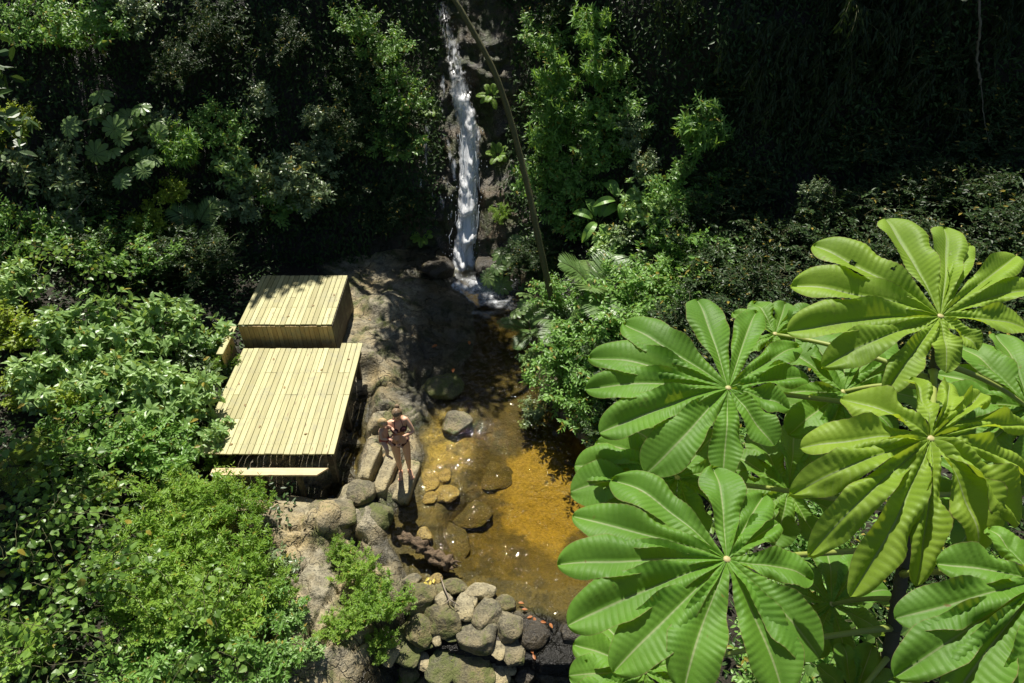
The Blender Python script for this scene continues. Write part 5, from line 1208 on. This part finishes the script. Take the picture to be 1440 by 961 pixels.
# ------------------------------------------------------------------ unseen trees added to throw shade; crowns left open where sun should fall
for px, py, Y, r in ((450, 440, 11.3, .35), (480, 395, 12.2, .1), (530, 430, 12.4, .4), (560, 470, 11.6, .5), (520, 480, 11.4, .6), (740, 380, 12, .7), (850, 410, 12, .7), (790, 450, 11.6, .8), (890, 380, 12, .6)):
    LIT.append((at_y(px, py, Y), r))
LC = np.array([c for c, r in LIT]); LR = np.array([r for c, r in LIT])
def shade_tree(x, z0, cx, cy, cz, r, seed, lab, side=False):
    q = np.random.default_rng(seed)
    if -4.2 < cx < .6: x += 3.2 if cx > -1.6 else -2.8
    b_ = np.array([x, float(wall_y(x, z0)), z0])
    if side: b_ = np.array([x, 8.0, gz(x, 8.0)])
    root = thing('added_shade_tree', lab, 'tree', b_, 0, 'trees added for shade')
    c = np.array([cx, cy, cz]); mb = MB(); P = bez(b_ - [0, -.3, .4], (b_ + c) / 2 + [0, .5, .6], c, np.linspace(0, 1, 12)); mb.tube(P - b_, np.linspace(.16, .05, 12), 9)
    fb = FB(); K = 300
    C = c + nrm(q.normal(0, 1, (K, 3))) * (q.random(K) ** .45)[:, None] * np.array([r * 1.15, r, r * .75])
    for cc in C:
        # leave the light gaps open
        w = cc - LC; along = w @ SUN; d = np.linalg.norm(w - along[:, None] * SUN, axis=1)
        if np.any((along > 0) & (d < LR + .36)): continue
        gy = cc - SUN * (cc[2] / SUN[2])
        if not side and (gy[1] < (10.1 if gy[0] < -6.0 else 10.95 if gy[0] < -4.8 else 11.3) or cc[2] < CH - .243 * cc[1] + .9): continue
        if q.random() < .35: mb.tube([P[-3] - b_, (P[-3] + cc) / 2 - b_ + q.normal(0, .1, 3), cc - b_], [.03, .018, .006], 4, caps=False)
        m = 13; D = nrm(q.normal(0, 1, (m, 3)) * [1, 1, .5] + [0, 0, -.2])
        fb.leaves(cc + q.normal(0, .16, (m, 3)) - b_, D, nrm(q.normal(0, .45, (m, 3)) + [0, 0, 1]), q.uniform(.16, .28, m), q.uniform(.08, .13, m), q.random(m) * .96, .2, .2)
    mb.build('trunk', M_BARK, root)
    if fb.n: link('crown', fb.mesh('crown', LM['canopy']), root)
k = 0
for cy, cz in ((17.6, 10.2), (19.1, 10.9), (20.6, 11.5), (22.2, 12.2), (23.8, 12.9)):
    for cx in np.arange(-14, 13, 2.6):
        k += 1
        yy = cy + (float(np.interp(cx, WX, WY)) - 14) * .75
        if yy < 12.5: yy = 12.5
        shade_tree(cx + gd.uniform(-.5, .5), gd.uniform(6, 8), cx + gd.uniform(-.6, .6), yy + gd.uniform(-.3, .3), cz + gd.uniform(-.4, .4), 1.9, 300 + k, 'unseen tree added above the slope to cast shade')
shade_tree(-10.8, 1.2, -8.5, 8.9, 6.2, 1.5, 299, 'tree added mostly out of view at left to shade the hollow', True)  # crown hangs off the left edge, added to darken the hollow
# ------------------------------------------------------------------ foreground cecropia
def project(p):
    q = np.asarray(p) - CAM; d = q @ FW
    return np.array([720 + FPX * (q @ RT) / d, 480.5 - FPX * (q @ UP) / d])
m, nt, out = mat_new('cecropia_leaf')
aw = nd(nt, 'ShaderNodeAttribute', attribute_name='across'); al = nd(nt, 'ShaderNodeAttribute', attribute_name='vein'); hu = nd(nt, 'ShaderNodeAttribute', attribute_name='backlit')
v = geopos(nt); n1 = noise(nt, v, 9, 4, .6); n2 = noise(nt, v, 60, 3, .6); n3 = noise(nt, v, 4, 2)
base = mixc(nt, n1, (.088, .245, .022), (.175, .385, .046))
base = mixc(nt, hu.outputs['Fac'], base, mixc(nt, n1, (.270, .420, .030), (.350, .490, .050)))  # yellow-green put into the colour for sun shining through a leaf
rib = maprange(nt, aw.outputs['Fac'], .022, .050, 1, 0); lat = maprange(nt, al.outputs['Fac'], .90, .985, 0, .30)
col = mixc(nt, math_(nt, 'MAXIMUM', rib, lat), base, (.40, .48, .20))
col = mixc(nt, maprange(nt, n2, .66, .74, 0, .4), col, (.10, .13, .03))
n5 = noise(nt, v, 2.6, 3, .6); col = mixc(nt, maprange(nt, n5, .35, .7, .45, 0), col, (.05, .14, .02))
n6 = noise(nt, v, 24, 3, .55); col = mixc(nt, maprange(nt, n6, .72, .76, 0, .8), col, (.20, .12, .035))
edge = maprange(nt, math_(nt, 'ADD', aw.outputs['Fac'], math_(nt, 'MULTIPLY', n2, .05)), .99, 1.015, 0, .8)
col = mixc(nt, edge, col, (.22, .17, .07))
scr = maprange(nt, math_(nt, 'ADD', math_(nt, 'MULTIPLY', n3, .8), math_(nt, 'MULTIPLY', n2, .25)), .70, .74, 0, .5); col = mixc(nt, scr, col, (.16, .20, .05))
p = nd(nt, 'ShaderNodeBsdfPrincipled'); lk(nt, col, p.inputs['Base Color']); p.inputs['Roughness'].default_value = .55; p.inputs['Specular IOR Level'].default_value = .36
t = nd(nt, 'ShaderNodeBsdfTranslucent'); lk(nt, mixc(nt, .65, col, (.50, .62, .02)), t.inputs[0])
b = nd(nt, 'ShaderNodeBump'); b.inputs['Strength'].default_value = .25; b.inputs['Distance'].default_value = .004; lk(nt, n2, b.inputs['Height']); lk(nt, b.outputs[0], p.inputs['Normal'])
mx = nd(nt, 'ShaderNodeMixShader'); mx.inputs[0].default_value = .42; lk(nt, p.outputs[0], mx.inputs[1]); lk(nt, t.outputs[0], mx.inputs[2]); lk(nt, mx.outputs[0], out.inputs[0])
M_CEC = m
M_PET = simple_mat('leaf_stalk_green', (.28, .32, .07), .5, (.20, .26, .06), 6)
M_HUB = simple_mat('leaf_hub', (.42, .34, .16), .5, (.34, .36, .12), 40)
M_CTR = simple_mat('cecropia_bark', (.085, .075, .05), .8, (.045, .05, .03), 14, .4)
cec = thing('cecropia_tree', 'cecropia tree with huge round green leaves cut into fingers, in the right foreground', 'tree')
TRK = [(1245, 961, 3.05), (1260, 862, 2.95), (1274, 770, 2.86), (1294, 655, 2.76), (1311, 535, 2.70), (1320, 470, 2.62)]
TP = np.array([at_d(*t) for t in TRK]); foot = np.array([TP[0][0] - .05, TP[0][1] - .35, 0.0]); foot[2] = gz(foot[0], foot[1]) - .3
cec.location = foot
def trunk_at(s): return np.array([np.interp(s, range(len(TP)), TP[:, i]) for i in range(3)])
mb = MB(); PT = np.vstack([[foot + (TP[0] - foot) * u + [0.06 * math.sin(3 * u), 0, 0] for u in np.linspace(0, .97, 14)], TP])
rr = np.concatenate([np.linspace(.055, .032, 14), np.linspace(.031, .014, len(TP))]); mb.tube(PT - foot, rr, 12)
for s in np.linspace(.2, 4.9, 16): mb.tube([trunk_at(s) - foot - [0, 0, .004], trunk_at(s) - foot + [0, 0, .004]], np.interp(s, [0, 5], [.036, .017]), 12)
mb.build('trunk', M_CTR, cec)
crng = np.random.default_rng(9)
def cec_leaf(hub, d, lobes, n, k1=.10, k2=.26, fold=.30, backlit=.1, att=2.5, sag=.06, curl=.22, sc=None, und=1.0, mirror=False):
    H = at_d(hub[0], hub[1], d); n = nrm(np.array(n, float)); V_, Q_, VA, VV, n0, T_3 = [H[None]], [], [np.zeros(1)], [np.zeros(1)], 0, []
    for L in lobes:
        tx, ty, wpx = L[:3]
        r_ = ray(tx, ty); off = 0.0
        for _ in range(6):
            t = ((H + n * off - CAM) @ n) / (r_ @ n); T = CAM + r_ * t; pl = T - H - n * ((T - H) @ n); ln = np.linalg.norm(pl); off = ln * (k1 - k2)
        if ln > 1.3: continue
        dd = pl / ln; s = np.cross(n, dd)
        mid = H + dd * ln * .66; wm = wpx / (np.linalg.norm(project(mid + s * .05) - project(mid - s * .05)) / .1)
        wm = min(wm * 1.03, ln * .50); nu, nv = 132, 15; u = np.linspace(0.0, 1, nu); vv = np.linspace(-1, 1, nv)
        w = np.where(u < .70, np.clip(u / .70, 0, 1) ** .86, np.sqrt(np.clip(1 - ((u - .70) / .30) ** 2, 0, 1)) * .98 + .02 * (1 - u)); w = (w * .985 + .015) * wm / 2
        U, A = np.meshgrid(u, vv, indexing='ij'); Wd = w[:, None] * A; ph = crng.uniform(0, 6); ab = np.abs(A)
        asy = crng.uniform(-.10, .10); Wd = Wd * (1 + asy * np.sign(A)) * (1 + .045 * ab * np.sin(U * 23 + ph + A) * und + .05 * ab * vnoise(np.stack([U * 6 + ph, A * 2, A * 0], -1), 3))
        nvn = 24.0; phase = U * nvn * (ln / .5) ** .6 - np.abs(Wd) / ln * nvn * .62 * (1 - .35 * ab)
        cor = np.cos(2 * PI * phase)
        h = ln * (k1 * U - k2 * U ** 2) + 2.3 * fold * np.abs(Wd) * (1.15 - .5 * U) - curl * np.abs(Wd) * ab ** 2.2
        h = h + .0017 * cor * np.clip(ab * 3, 0, 1) * np.clip(U * 4, 0, 1) * np.clip(3.2 * (1 - U), 0, 1)
        h = h + und * .020 * ab ** 2 * np.sin(U * 11 + ph + 1.5 * A) * np.sin(PI * U) + und * .012 * vnoise(np.stack([U * 4 + ph, A * 1.5, A * 0 + ph], -1), 7)  * np.clip(U * 3, 0, 1)
        h = h + .0035 * crng.normal() * np.clip(U * 8, 0, 1) - .003 * np.exp(-(ab / .06) ** 2)
        sw = .05 * crng.normal() * ln * U ** 2 * (1 - U) * 2
        P = H + dd * (ln * U)[..., None] + s * (Wd + sw)[..., None] + n * h[..., None]
        gq = gridq(nv, nu - 1); gi = np.arange(len(gq)); gu, gv = gi // (nv - 1), gi % (nv - 1)
        if crng.random() < .12:                              # insect holes
            for _ in range(int(crng.integers(1, 4))):
                hu_, hv_, hr = crng.uniform(40, 118), crng.uniform(1, 13), crng.uniform(1.2, 2.6)
                m_ = ((gu - hu_) / (1.6 * hr)) ** 2 + ((gv - hv_) / (.55 * hr)) ** 2 > 1; gq, gu, gv = gq[m_], gu[m_], gv[m_]
        V_.append(P[1:].reshape(-1, 3)); Q_.append(gq + n0 + 1); T_3 += [[0, n0 + 1 + q, n0 + 2 + q] for q in range(nv - 1)]; n0 += (nu - 1) * nv
        VA.append(ab[1:].ravel()); VV.append(((.5 + .5 * np.cos(2 * PI * (phase + .5))) * np.clip(ab * 12, 0, 1))[1:].ravel())
    V = np.vstack(V_) - foot
    lo = link('leaf', mk_mesh('leaf', V, [np.vstack(Q_), np.array(T_3)], None, {'across': np.concatenate(VA), 'vein': np.concatenate(VV), 'backlit': np.full(len(V), backlit)}, True, M_CEC), cec)
    hb = MB(); bm = bmesh.new(); bmesh.ops.create_uvsphere(bm, u_segments=12, v_segments=8, radius=.013)
    for q in bm.verts: q.co.z *= .5
    hb.frombm(bm, M=Matrix.Translation(Vector(H - foot + n * .001))); bm.free(); hb.build('hub', M_HUB, lo)
    A = trunk_at(att); B = H - n * .004; C = (A + B) / 2 + [0, 0, sag]
    t = np.linspace(0, 1, 16); MB().tube(bez(A, C, B, t) - foot, np.interp(t, [0, .08, 1], [.019, .0125, .0085]), 9).build('leaf_stalk', M_PET, lo)
    return lo
z2 = lambda ox, oy, s, L: [(ox + x / s, oy + y / s, w / s) for x, y, w in L]
# big leaf, upper right
cec_leaf((1322, 445), 2.50, z2(1080, 300, 3.697, [(615, 28, 215), (915, 80, 200), (1050, 165, 130), (1285, 225, 165), (1440, 400, 160), (235, 165, 185), (118, 375, 170), (100, 615, 190), (280, 800, 190), (610, 935, 165), (925, 828, 165), (1095, 712, 150), (1360, 610, 150)]),
         (-.05, -.28, .96), .14, .24, .36, .85, 4.9, .03)
cec_leaf((1024, 546), 2.62, z2(780, 410, 3.433, [(690, 38, 190), (975, 98, 150), (335, 150, 185), (162, 318, 165), (148, 468, 165), (215, 690, 190), (440, 880, 240), (810, 908, 165), (1060, 748, 175), (1135, 568, 130), (1225, 415, 130), (1180, 262, 130)]),
         (-.06, -.24, .97), .12, .24, .30, .12, 3.6, .02)
cec_leaf((1308, 617), 1.95, z2(1080, 520, 2.178, [(222, 90, 105), (98, 240, 115), (65, 385, 115), (122, 575, 120), (255, 695, 140), (452, 662, 105), (645, 560, 175), (770, 470, 130), (800, 330, 95), (800, 185, 80), (645, 75, 80), (545, 42, 75), (430, 32, 75)]),
         (.02, -.22, .97), .20, .52, .42, .95, 4.2, .02, .38, und=1.5)
cec_leaf((1022, 787), 2.16, z2(780, 640, 2.995, [(668, 52, 185), (885, 165, 150), (945, 285, 140), (1090, 520, 160), (1115, 855, 215), (965, 1010, 240), (545, 1010, 255), (245, 915, 245), (55, 718, 225), (10, 462, 185), (75, 255, 170), (240, 100, 165)]),
         (-.02, -.16, .985), .10, .22, .27, .10, 2.0, .0)
cec_leaf((1186, 551), 2.86, [(1098, 492, 50), (1128, 462, 55), (1190, 470, 55), (1245, 470, 55), (1290, 505, 55), (1300, 560, 60), (1262, 612, 60), (1215, 640, 60), (1150, 655, 60), (1108, 612, 58), (1088, 560, 52)], (0, -.2, .98), .12, .22, .28, .2, 3.9)
cec_leaf((1462, 818), 1.65, [(1316, 792, 62), (1256, 872, 76), (1258, 952, 84), (1330, 1000, 90), (1440, 1015, 90), (1560, 960, 90), (1592, 860, 90), (1560, 770, 80), (1480, 720, 70), (1390, 742, 58)], (-.10, -.16, .98), .10, .24, .30, .15, 1.6)
cec_leaf((906, 944), 2.55, [(800, 950, 60), (806, 906, 50), (838, 866, 50), (890, 850, 50), (950, 870, 50), (990, 920, 55), (985, 985, 60), (930, 1030, 60), (850, 1030, 65), (800, 1000, 60)], (0, -.15, .98), .10, .22, .28, .15, .8)
cec_leaf((952, 672), 2.80, [(802, 692, 62), (808, 655, 55), (838, 622, 55), (885, 600, 55), (945, 592, 55), (1010, 610, 58), (1050, 660, 60), (1040, 720, 60), (985, 760, 60), (900, 762, 60), (830, 735, 60)], (-.04, -.18, .98), .10, .22, .28, .15, 2.4)
cec_leaf((1448, 575), 2.82, [(1312, 572, 52), (1318, 525, 52), (1345, 485, 55), (1400, 470, 55), (1470, 470, 55), (1540, 500, 60), (1560, 580, 60), (1520, 650, 60), (1440, 670, 60), (1370, 650, 55), (1325, 615, 50)], (-.05, -.2, .98), .10, .24, .30, .2, 4.4)
cec_leaf((1108, 690), 3.05, [(1028, 640, 52), (1060, 610, 52), (1120, 602, 52), (1175, 622, 52), (1205, 670, 55), (1195, 730, 55), (1150, 765, 55), (1090, 770, 55), (1040, 740, 55), (1015, 690, 52)], (.05, -.15, .98), .10, .25, .28, .25, 2.8)
cec_leaf((1200, 985), 2.9, [(1186, 905, 48), (1228, 908, 44), (1150, 935, 48), (1130, 990, 50), (1260, 950, 46), (1275, 1000, 50), (1200, 1060, 50)], (0, -.15, .98), .10, .2, .28, .15, .4)
cec_leaf((1170, 850), 3.25, [(1090, 830, 50), (1110, 790, 50), (1160, 770, 50), (1215, 785, 50), (1250, 830, 50), (1240, 890, 50), (1190, 930, 55), (1130, 925, 55), (1095, 885, 50)], (-.1, -.1, .98), .10, .3, .25, .1, 1.2)
cec_leaf((1390, 700), 3.0, [(1300, 690, 50), (1320, 645, 50), (1375, 620, 50), (1440, 630, 50), (1475, 680, 55), (1465, 745, 55), (1410, 785, 55), (1345, 775, 50), (1305, 735, 50)], (.05, -.15, .98), .10, .25, .28, .2, 2.6)
cec_leaf((1090, 470), 3.1, [(1030, 440, 45), (1060, 425, 48), (1105, 425, 48), (1150, 440, 48), (1160, 480, 48), (1130, 515, 48), (1080, 520, 48), (1040, 495, 45)], (0, -.2, .98), .10, .22, .28, .2, 4.0)
# ------------------------------------------------------------------ people
M_SKIN = simple_mat('skin_tanned', (.76, .45, .29), .45, (.70, .40, .25), 6, spec=.4, sss=.15)
M_SKINC = simple_mat('skin_fair', (.64, .39, .27), .45, (.58, .34, .23), 6, spec=.4, sss=.15)
M_HAIR = simple_mat('hair_brown', (.16, .10, .055), .45, (.30, .22, .13), 30, .5, stretch=(1, 1, .2))
M_BLOND = simple_mat('hair_blond', (.48, .36, .18), .5, (.36, .25, .11), 30, .5)
M_BIK = simple_mat('bikini_cloth', (.055, .018, .022), .7, (.09, .025, .03), 30)
M_EYE = simple_mat('eye_dark', (.02, .015, .012), .2)
def skin(name, nodes, edges, mat, parent, extra=None, root='pelvis', lev=2):
    me = bpy.data.meshes.new(name); ks = list(nodes); ix = {k: i for i, k in enumerate(ks)}
    me.from_pydata([nodes[k][0] for k in ks], [(ix[a], ix[b]) for a, b in edges], []); o = bpy.data.objects.new('tmp', me); COL.objects.link(o)
    o.modifiers.new('s', 'SKIN'); sl = me.skin_vertices[0].data
    for k in ks:
        r = nodes[k][1]; sl[ix[k]].radius = r if isinstance(r, tuple) else (r, r); sl[ix[k]].use_root = (k == root)
    sd = o.modifiers.new('d', 'SUBSURF'); sd.levels = lev; sd.render_levels = lev
    dg = bpy.context.evaluated_depsgraph_get(); me2 = bpy.data.meshes.new_from_object(o.evaluated_get(dg)); bpy.data.objects.remove(o)
    mb = MB(); bm = bmesh.new(); bm.from_mesh(me2); mb.frombm(bm); bm.free()
    for V, Q, T in extra or []: mb.add(V, Q, T)
    return mb.build(name, mat, parent)
def head_shape(c, r, yaw, pitch, child=False):
    """a head with brow, nose, lips, chin and ears"""
    bm = bmesh.new(); bmesh.ops.create_uvsphere(bm, u_segments=40, v_segments=28, radius=1)
    V = np.array([q.co[:] for q in bm.verts]); Q = [[q.index for q in f.verts] for f in bm.faces if len(f.verts) == 4]; T = [[q.index for q in f.verts] for f in bm.faces if len(f.verts) == 3]; bm.free()
    x, y, z = V[:, 0].copy(), V[:, 1].copy(), V[:, 2].copy(); lo = np.clip(-z, 0, 1)
    V[:, 0] *= .76 * (1 - .28 * lo ** 1.5); V[:, 1] *= .92; V[:, 2] *= 1.12 if not child else 1.0
    f = (y < 0); V[:, 1] -= f * .10 * lo; gs = lambda a, b_, s: np.exp(-((x - a) ** 2 + (z - b_) ** 2) / s ** 2) * f
    V[:, 1] -= .24 * gs(0, -.18, .13) + .10 * gs(0, .0, .09) + .07 * gs(0, -.48, .15) + .09 * gs(0, -.8, .22) - .10 * gs(.32, .06, .14) - .10 * gs(-.32, .06, .14) - .04 * gs(0, -.58, .06) + .03 * gs(0, .25, .4)
    for sg in (1, -1): V[:, 0] += sg * .20 * np.exp(-((y - .05) ** 2 / .02 + (z + .05) ** 2 / .05)) * (x * sg > .5)
    R = np.array(Matrix.Rotation(yaw, 3, 'Z') @ Matrix.Rotation(pitch, 3, 'X'))
    return (V * r) @ R.T + np.array(c), Q, T, R
def hand(w, d, n, s=1.0, curl=.5):
    """palm with four bent fingers and a thumb; w wrist, d pointing direction, n back of the hand"""
    d, n = nrm(np.array(d, float)), np.array(n, float); n = nrm(n - d * (n @ d)); sd = np.cross(d, n); mb = MB(); w = np.array(w, float)
    for k in range(4):
        b_ = w + d * .025 * s + sd * (k - 1.5) * .014 * s; kn = w + d * .085 * s + sd * (k - 1.5) * .019 * s; ln = (.070, .080, .075, .058)[k] * s
        P = [b_, kn]; a = .15
        for j in range(3):
            a += curl * .5; P.append(P[-1] + (d * math.cos(a) - n * math.sin(a)) * ln / 3 * (1.15 - .15 * j))
        mb.tube(P, np.array([.013, .0105, .009, .0082, .006]) * s, 7)
    P = [w + d * .02 * s - sd * .02 * s, w + d * .045 * s - sd * .042 * s - n * .008 * s, w + d * .075 * s - sd * .052 * s - n * .02 * s, w + d * .098 * s - sd * .046 * s - n * .03 * s]
    mb.tube(P, np.array([.014, .0125, .0105, .007]) * s, 7)
    return np.vstack(mb.V), np.vstack(mb.Q), np.vstack(mb.T)
def foot_(a, d, s=1.0):
    d = nrm(np.array([d[0], d[1], 0])); sd = np.array([-d[1], d[0], 0]); mb = MB(); a = np.array(a, float)
    mb.tube([a - d * .055 * s + [0, 0, -.052 * s], a - d * .02 * s + [0, 0, -.045 * s], a + d * .06 * s + [0, 0, -.042 * s], a + d * .13 * s + [0, 0, -.058 * s], a + d * .155 * s + [0, 0, -.064 * s]], np.array([.026, .036, .036, .030, .018]) * s, 10)
    for k in range(5):
        b_ = a + d * .135 * s + sd * (k - 2) * .0145 * s + [0, 0, -.068 * s]; mb.tube([b_, b_ + d * (.05 - .005 * abs(k - 1)) * s + [0, 0, -.004 * s]], [.010 * s, .008 * s], 6)
    return np.vstack(mb.V), np.vstack(mb.Q), np.vstack(mb.T)
WP = at_z(570, 667, .14); YAW = .25
wo = thing('person', 'tanned woman in a dark bikini standing on a step stone, holding a small child', 'person', WP, YAW)
N = dict(pelvis=((-.015, .0, .90), (.135, .10)), belly=((-.005, -.01, 1.02), (.108, .082)), ribs=((.0, .0, 1.16), (.122, .092)), chest=((.01, .01, 1.28), (.132, .095)), nb=((.01, .015, 1.385), (.075, .06)), neck=((.012, -.005, 1.45), .047), hd=((.012, -.03, 1.52), .05),
         shr=((.155, .01, 1.345), .050), elr=((.24, -.08, 1.12), .037), wrr=((.03, -.21, 1.18), .026), shl=((-.14, .01, 1.345), .050), ell=((-.285, -.07, 1.14), .037), wrl=((-.12, -.235, 1.02), .026),
         hpr=((.085, .0, .83), .094), knr=((.085, -.045, .47), .056), cfr=((.085, -.015, .34), .050), anr=((.085, .03, .085), .032), hpl=((-.095, .0, .83), .094), knl=((-.085, -.02, .47), .056), cfl=((-.082, .01, .34), .050), anl=((-.07, .04, .085), .032))
E = [('pelvis', 'belly'), ('belly', 'ribs'), ('ribs', 'chest'), ('chest', 'nb'), ('nb', 'neck'), ('neck', 'hd'), ('chest', 'shr'), ('shr', 'elr'), ('elr', 'wrr'), ('chest', 'shl'), ('shl', 'ell'), ('ell', 'wrl'),
     ('pelvis', 'hpr'), ('hpr', 'knr'), ('knr', 'cfr'), ('cfr', 'anr'), ('pelvis', 'hpl'), ('hpl', 'knl'), ('knl', 'cfl'), ('cfl', 'anl')]
hc = (.015, -.045, 1.575); hv, hq, ht, HR = head_shape(hc, .098, -.35, .45)
skin('body', N, E, M_SKIN, wo, [(hv, hq, ht), hand((.03, -.21, 1.18), (-1, -.15, .25), (0, -.9, .3), 1, .5), hand((-.12, -.235, 1.02), (.95, -.15, .1), (0, -.7, -.7), 1, .5), foot_((.085, .03, .085), (.15, -1)), foot_((-.07, .04, .085), (-.2, -1))])
def hair(c, r, R, parent, mat, bun=True, child=False):
    bm = bmesh.new(); bmesh.ops.create_uvsphere(bm, u_segments=32, v_segments=22, radius=1)
    V = np.array([q.co[:] for q in bm.verts]); F = np.array([[q.index for q in f.verts] for f in bm.faces if len(f.verts) == 4]); T = np.array([[q.index for q in f.verts] for f in bm.faces if len(f.verts) == 3]); bm.free()
    cut = (V[:, 2] > -.55) & ~((V[:, 1] < -.25) & (V[:, 2] < .42)); ok = lambda f: cut[f].all(1)
    V2 = V * [.83, 1.0, 1.17 if not child else 1.06] * (1.03 + .03 * fbm(V * [9, 9, 2], 3, 8))[:, None]; V2[:, 1] += .03
    mb = MB(); mb.add((V2 * r) @ R.T + np.array(c), F[ok(F)], T[ok(T)])
    if bun: 
        q = np.array(c) + R @ np.array([0, r * 1.0, r * .75]); bm = bmesh.new(); bmesh.ops.create_icosphere(bm, subdivisions=3, radius=r * .42)
        mb.frombm(bm, M=Matrix.Translation(Vector(q))); bm.free()
    mb.build('hair', mat, parent)
def eyes(c, r, R, parent):
    for sg in (1, -1):
        bm = bmesh.new(); bmesh.ops.create_icosphere(bm, subdivisions=2, radius=r * .09); q = np.array(c) + R @ (np.array([sg * .27, -.82, .04]) * r)
        MB().frombm(bm, M=Matrix.Translation(Vector(q))).build('eye', M_EYE, parent); bm.free()
hair(hc, .098, HR, wo, M_HAIR); eyes(hc, .098, HR, wo)
mb = MB()                                                    # bikini
th = np.linspace(0, 2 * PI, 33)
for sg in (1, -1):
    bm = bmesh.new(); bmesh.ops.create_icosphere(bm, subdivisions=3, radius=.062); mb.frombm(bm, M=Matrix.Translation((.01 + sg * .068, -.072, 1.225)) @ Matrix.Diagonal((1, .85, .9, 1))); bm.free()
    mb.tube([(.01 + sg * .07, -.11, 1.27), (.01 + sg * .07, -.085, 1.33), (.01 + sg * .045, -.0, 1.425), (.01, .06, 1.41)], .006, 5)
mb.tube(np.stack([.0 + .124 * np.cos(th), .002 + .098 * np.sin(th), 1.19 + 0 * th], 1), .008, 5, caps=False)
mb.build('bikini_top', M_BIK, wo)
Z = np.array([.79, .83, .87, .91, .935]); rx = np.array([.06, .135, .168, .160, .150]); ry = np.array([.075, .112, .122, .115, .110])
U, T_ = np.meshgrid(th, np.arange(5)); V = np.stack([-.012 + rx[T_] * np.cos(U), .0 + ry[T_] * np.sin(U), Z[T_] + .045 * np.cos(U) ** 2 * (T_ < 3)], -1).reshape(-1, 3)
mb = MB(); mb.add(V, gridq(33, 5)); mb.build('bikini_bottom', M_BIK, wo)
# child on her hip
def wl(p):
    c, s = math.cos(YAW), math.sin(YAW); return np.array([WP[0] + c * p[0] - s * p[1], WP[1] + s * p[0] + c * p[1], WP[2] + p[2]])
ch = thing('person', 'blond bare chested toddler carried on the hip of the woman', 'person', wl((-.25, -.12, 1.08)), YAW + .9)
N = dict(pelvis=((0, 0, .06), (.080, .07)), belly=((0, -.01, .15), (.078, .066)), chest=((0, -.01, .25), (.080, .062)), nb=((0, -.005, .315), .045), neck=((0, -.01, .345), .034), hd=((0, -.02, .39), .04),
         shr=((.085, -.01, .295), .032), elr=((.13, -.09, .21), .026), wrr=((.07, -.17, .24), .019), shl=((-.085, -.01, .295), .032), ell=((-.125, -.05, .19), .026), wrl=((-.08, -.14, .17), .019),
         hpr=((.055, -.01, .03), .054), knr=((.115, -.15, .03), .042), anr=((.12, -.155, -.15), .025), hpl=((-.055, -.01, .03), .054), knl=((-.13, -.12, .02), .042), anl=((-.14, -.13, -.15), .025))
E = [('pelvis', 'belly'), ('belly', 'chest'), ('chest', 'nb'), ('nb', 'neck'), ('neck', 'hd'), ('chest', 'shr'), ('shr', 'elr'), ('elr', 'wrr'), ('chest', 'shl'), ('shl', 'ell'), ('ell', 'wrl'), ('pelvis', 'hpr'), ('hpr', 'knr'), ('knr', 'anr'), ('pelvis', 'hpl'), ('hpl', 'knl'), ('knl', 'anl')]
cc = (0, -.03, .44); hv, hq, ht, CR = head_shape(cc, .082, .3, .1, True)
skin('body', N, E, M_SKINC, ch, [(hv, hq, ht), hand((.07, -.17, .24), (-.4, -1, .2), (.4, 0, 1), .5, .5), hand((-.08, -.14, .17), (.4, -1, .1), (0, 0, 1), .5, .5), foot_((.12, -.155, -.15), (.1, -1), .55), foot_((-.14, -.13, -.15), (-.1, -1), .55)])
hair(cc, .082, CR, ch, M_BLOND, False, True); eyes(cc, .082, CR, ch)
U, T_ = np.meshgrid(th, np.arange(4)); V = np.stack([(.07, .094, .094, .088)[0] * 0 + np.array([.07, .094, .094, .088])[T_] * np.cos(U), np.array([.06, .084, .084, .078])[T_] * np.sin(U), np.array([.0, .03, .08, .115])[T_]], -1).reshape(-1, 3)
mb = MB(); mb.add(V, gridq(33, 4)); mb.build('swim_trunks', simple_mat('swim_cloth', (.40, .08, .06), .7), ch)
# ------------------------------------------------------------------ camera, sun, sky
cd = bpy.data.cameras.new('camera'); cd.sensor_width = 36.0; cd.lens = 36.0 * FPX / 1440.0; cd.clip_start = .05; cd.clip_end = 400
co = bpy.data.objects.new('camera', cd); COL.objects.link(co); co.location = CAM.tolist(); co.rotation_euler = (math.radians(90) - PITCH, 0, 0); SC.camera = co
sd = bpy.data.lights.new('sun', 'SUN'); sd.energy = 5.0; sd.angle = math.radians(.5); sd.color = (1.0, .95, .86)
so = bpy.data.objects.new('sun', sd); COL.objects.link(so); so.location = (SUN * 40).tolist(); so.rotation_euler = Vector(SUN).to_track_quat('Z', 'Y').to_euler()
w = bpy.data.worlds.new('World'); SC.world = w; w.use_nodes = True; nt = w.node_tree; bg = nt.nodes['Background']
sk = nt.nodes.new('ShaderNodeTexSky'); sk.sky_type = 'NISHITA'; sk.sun_disc = False
sk.sun_elevation = math.asin(SUN[2]); sk.sun_rotation = math.atan2(SUN[0], SUN[1]); sk.air_density = 1.0; sk.dust_density = 1.0
nt.links.new(sk.outputs[0], bg.inputs[0]); bg.inputs[1].default_value = .05
SC.view_settings.view_transform = 'Standard'; SC.view_settings.look = 'None'; SC.view_settings.exposure = .62; SC.view_settings.gamma = 1.0; SC.view_settings.use_curve_mapping = False
SC.render.engine = 'CYCLES'; cy = SC.cycles; cy.max_bounces = 8; cy.transparent_max_bounces = 24; cy.diffuse_bounces = 3; cy.glossy_bounces = 3; cy.transmission_bounces = 4; cy.use_denoising = True; cy.caustics_reflective = False; cy.caustics_refractive = False
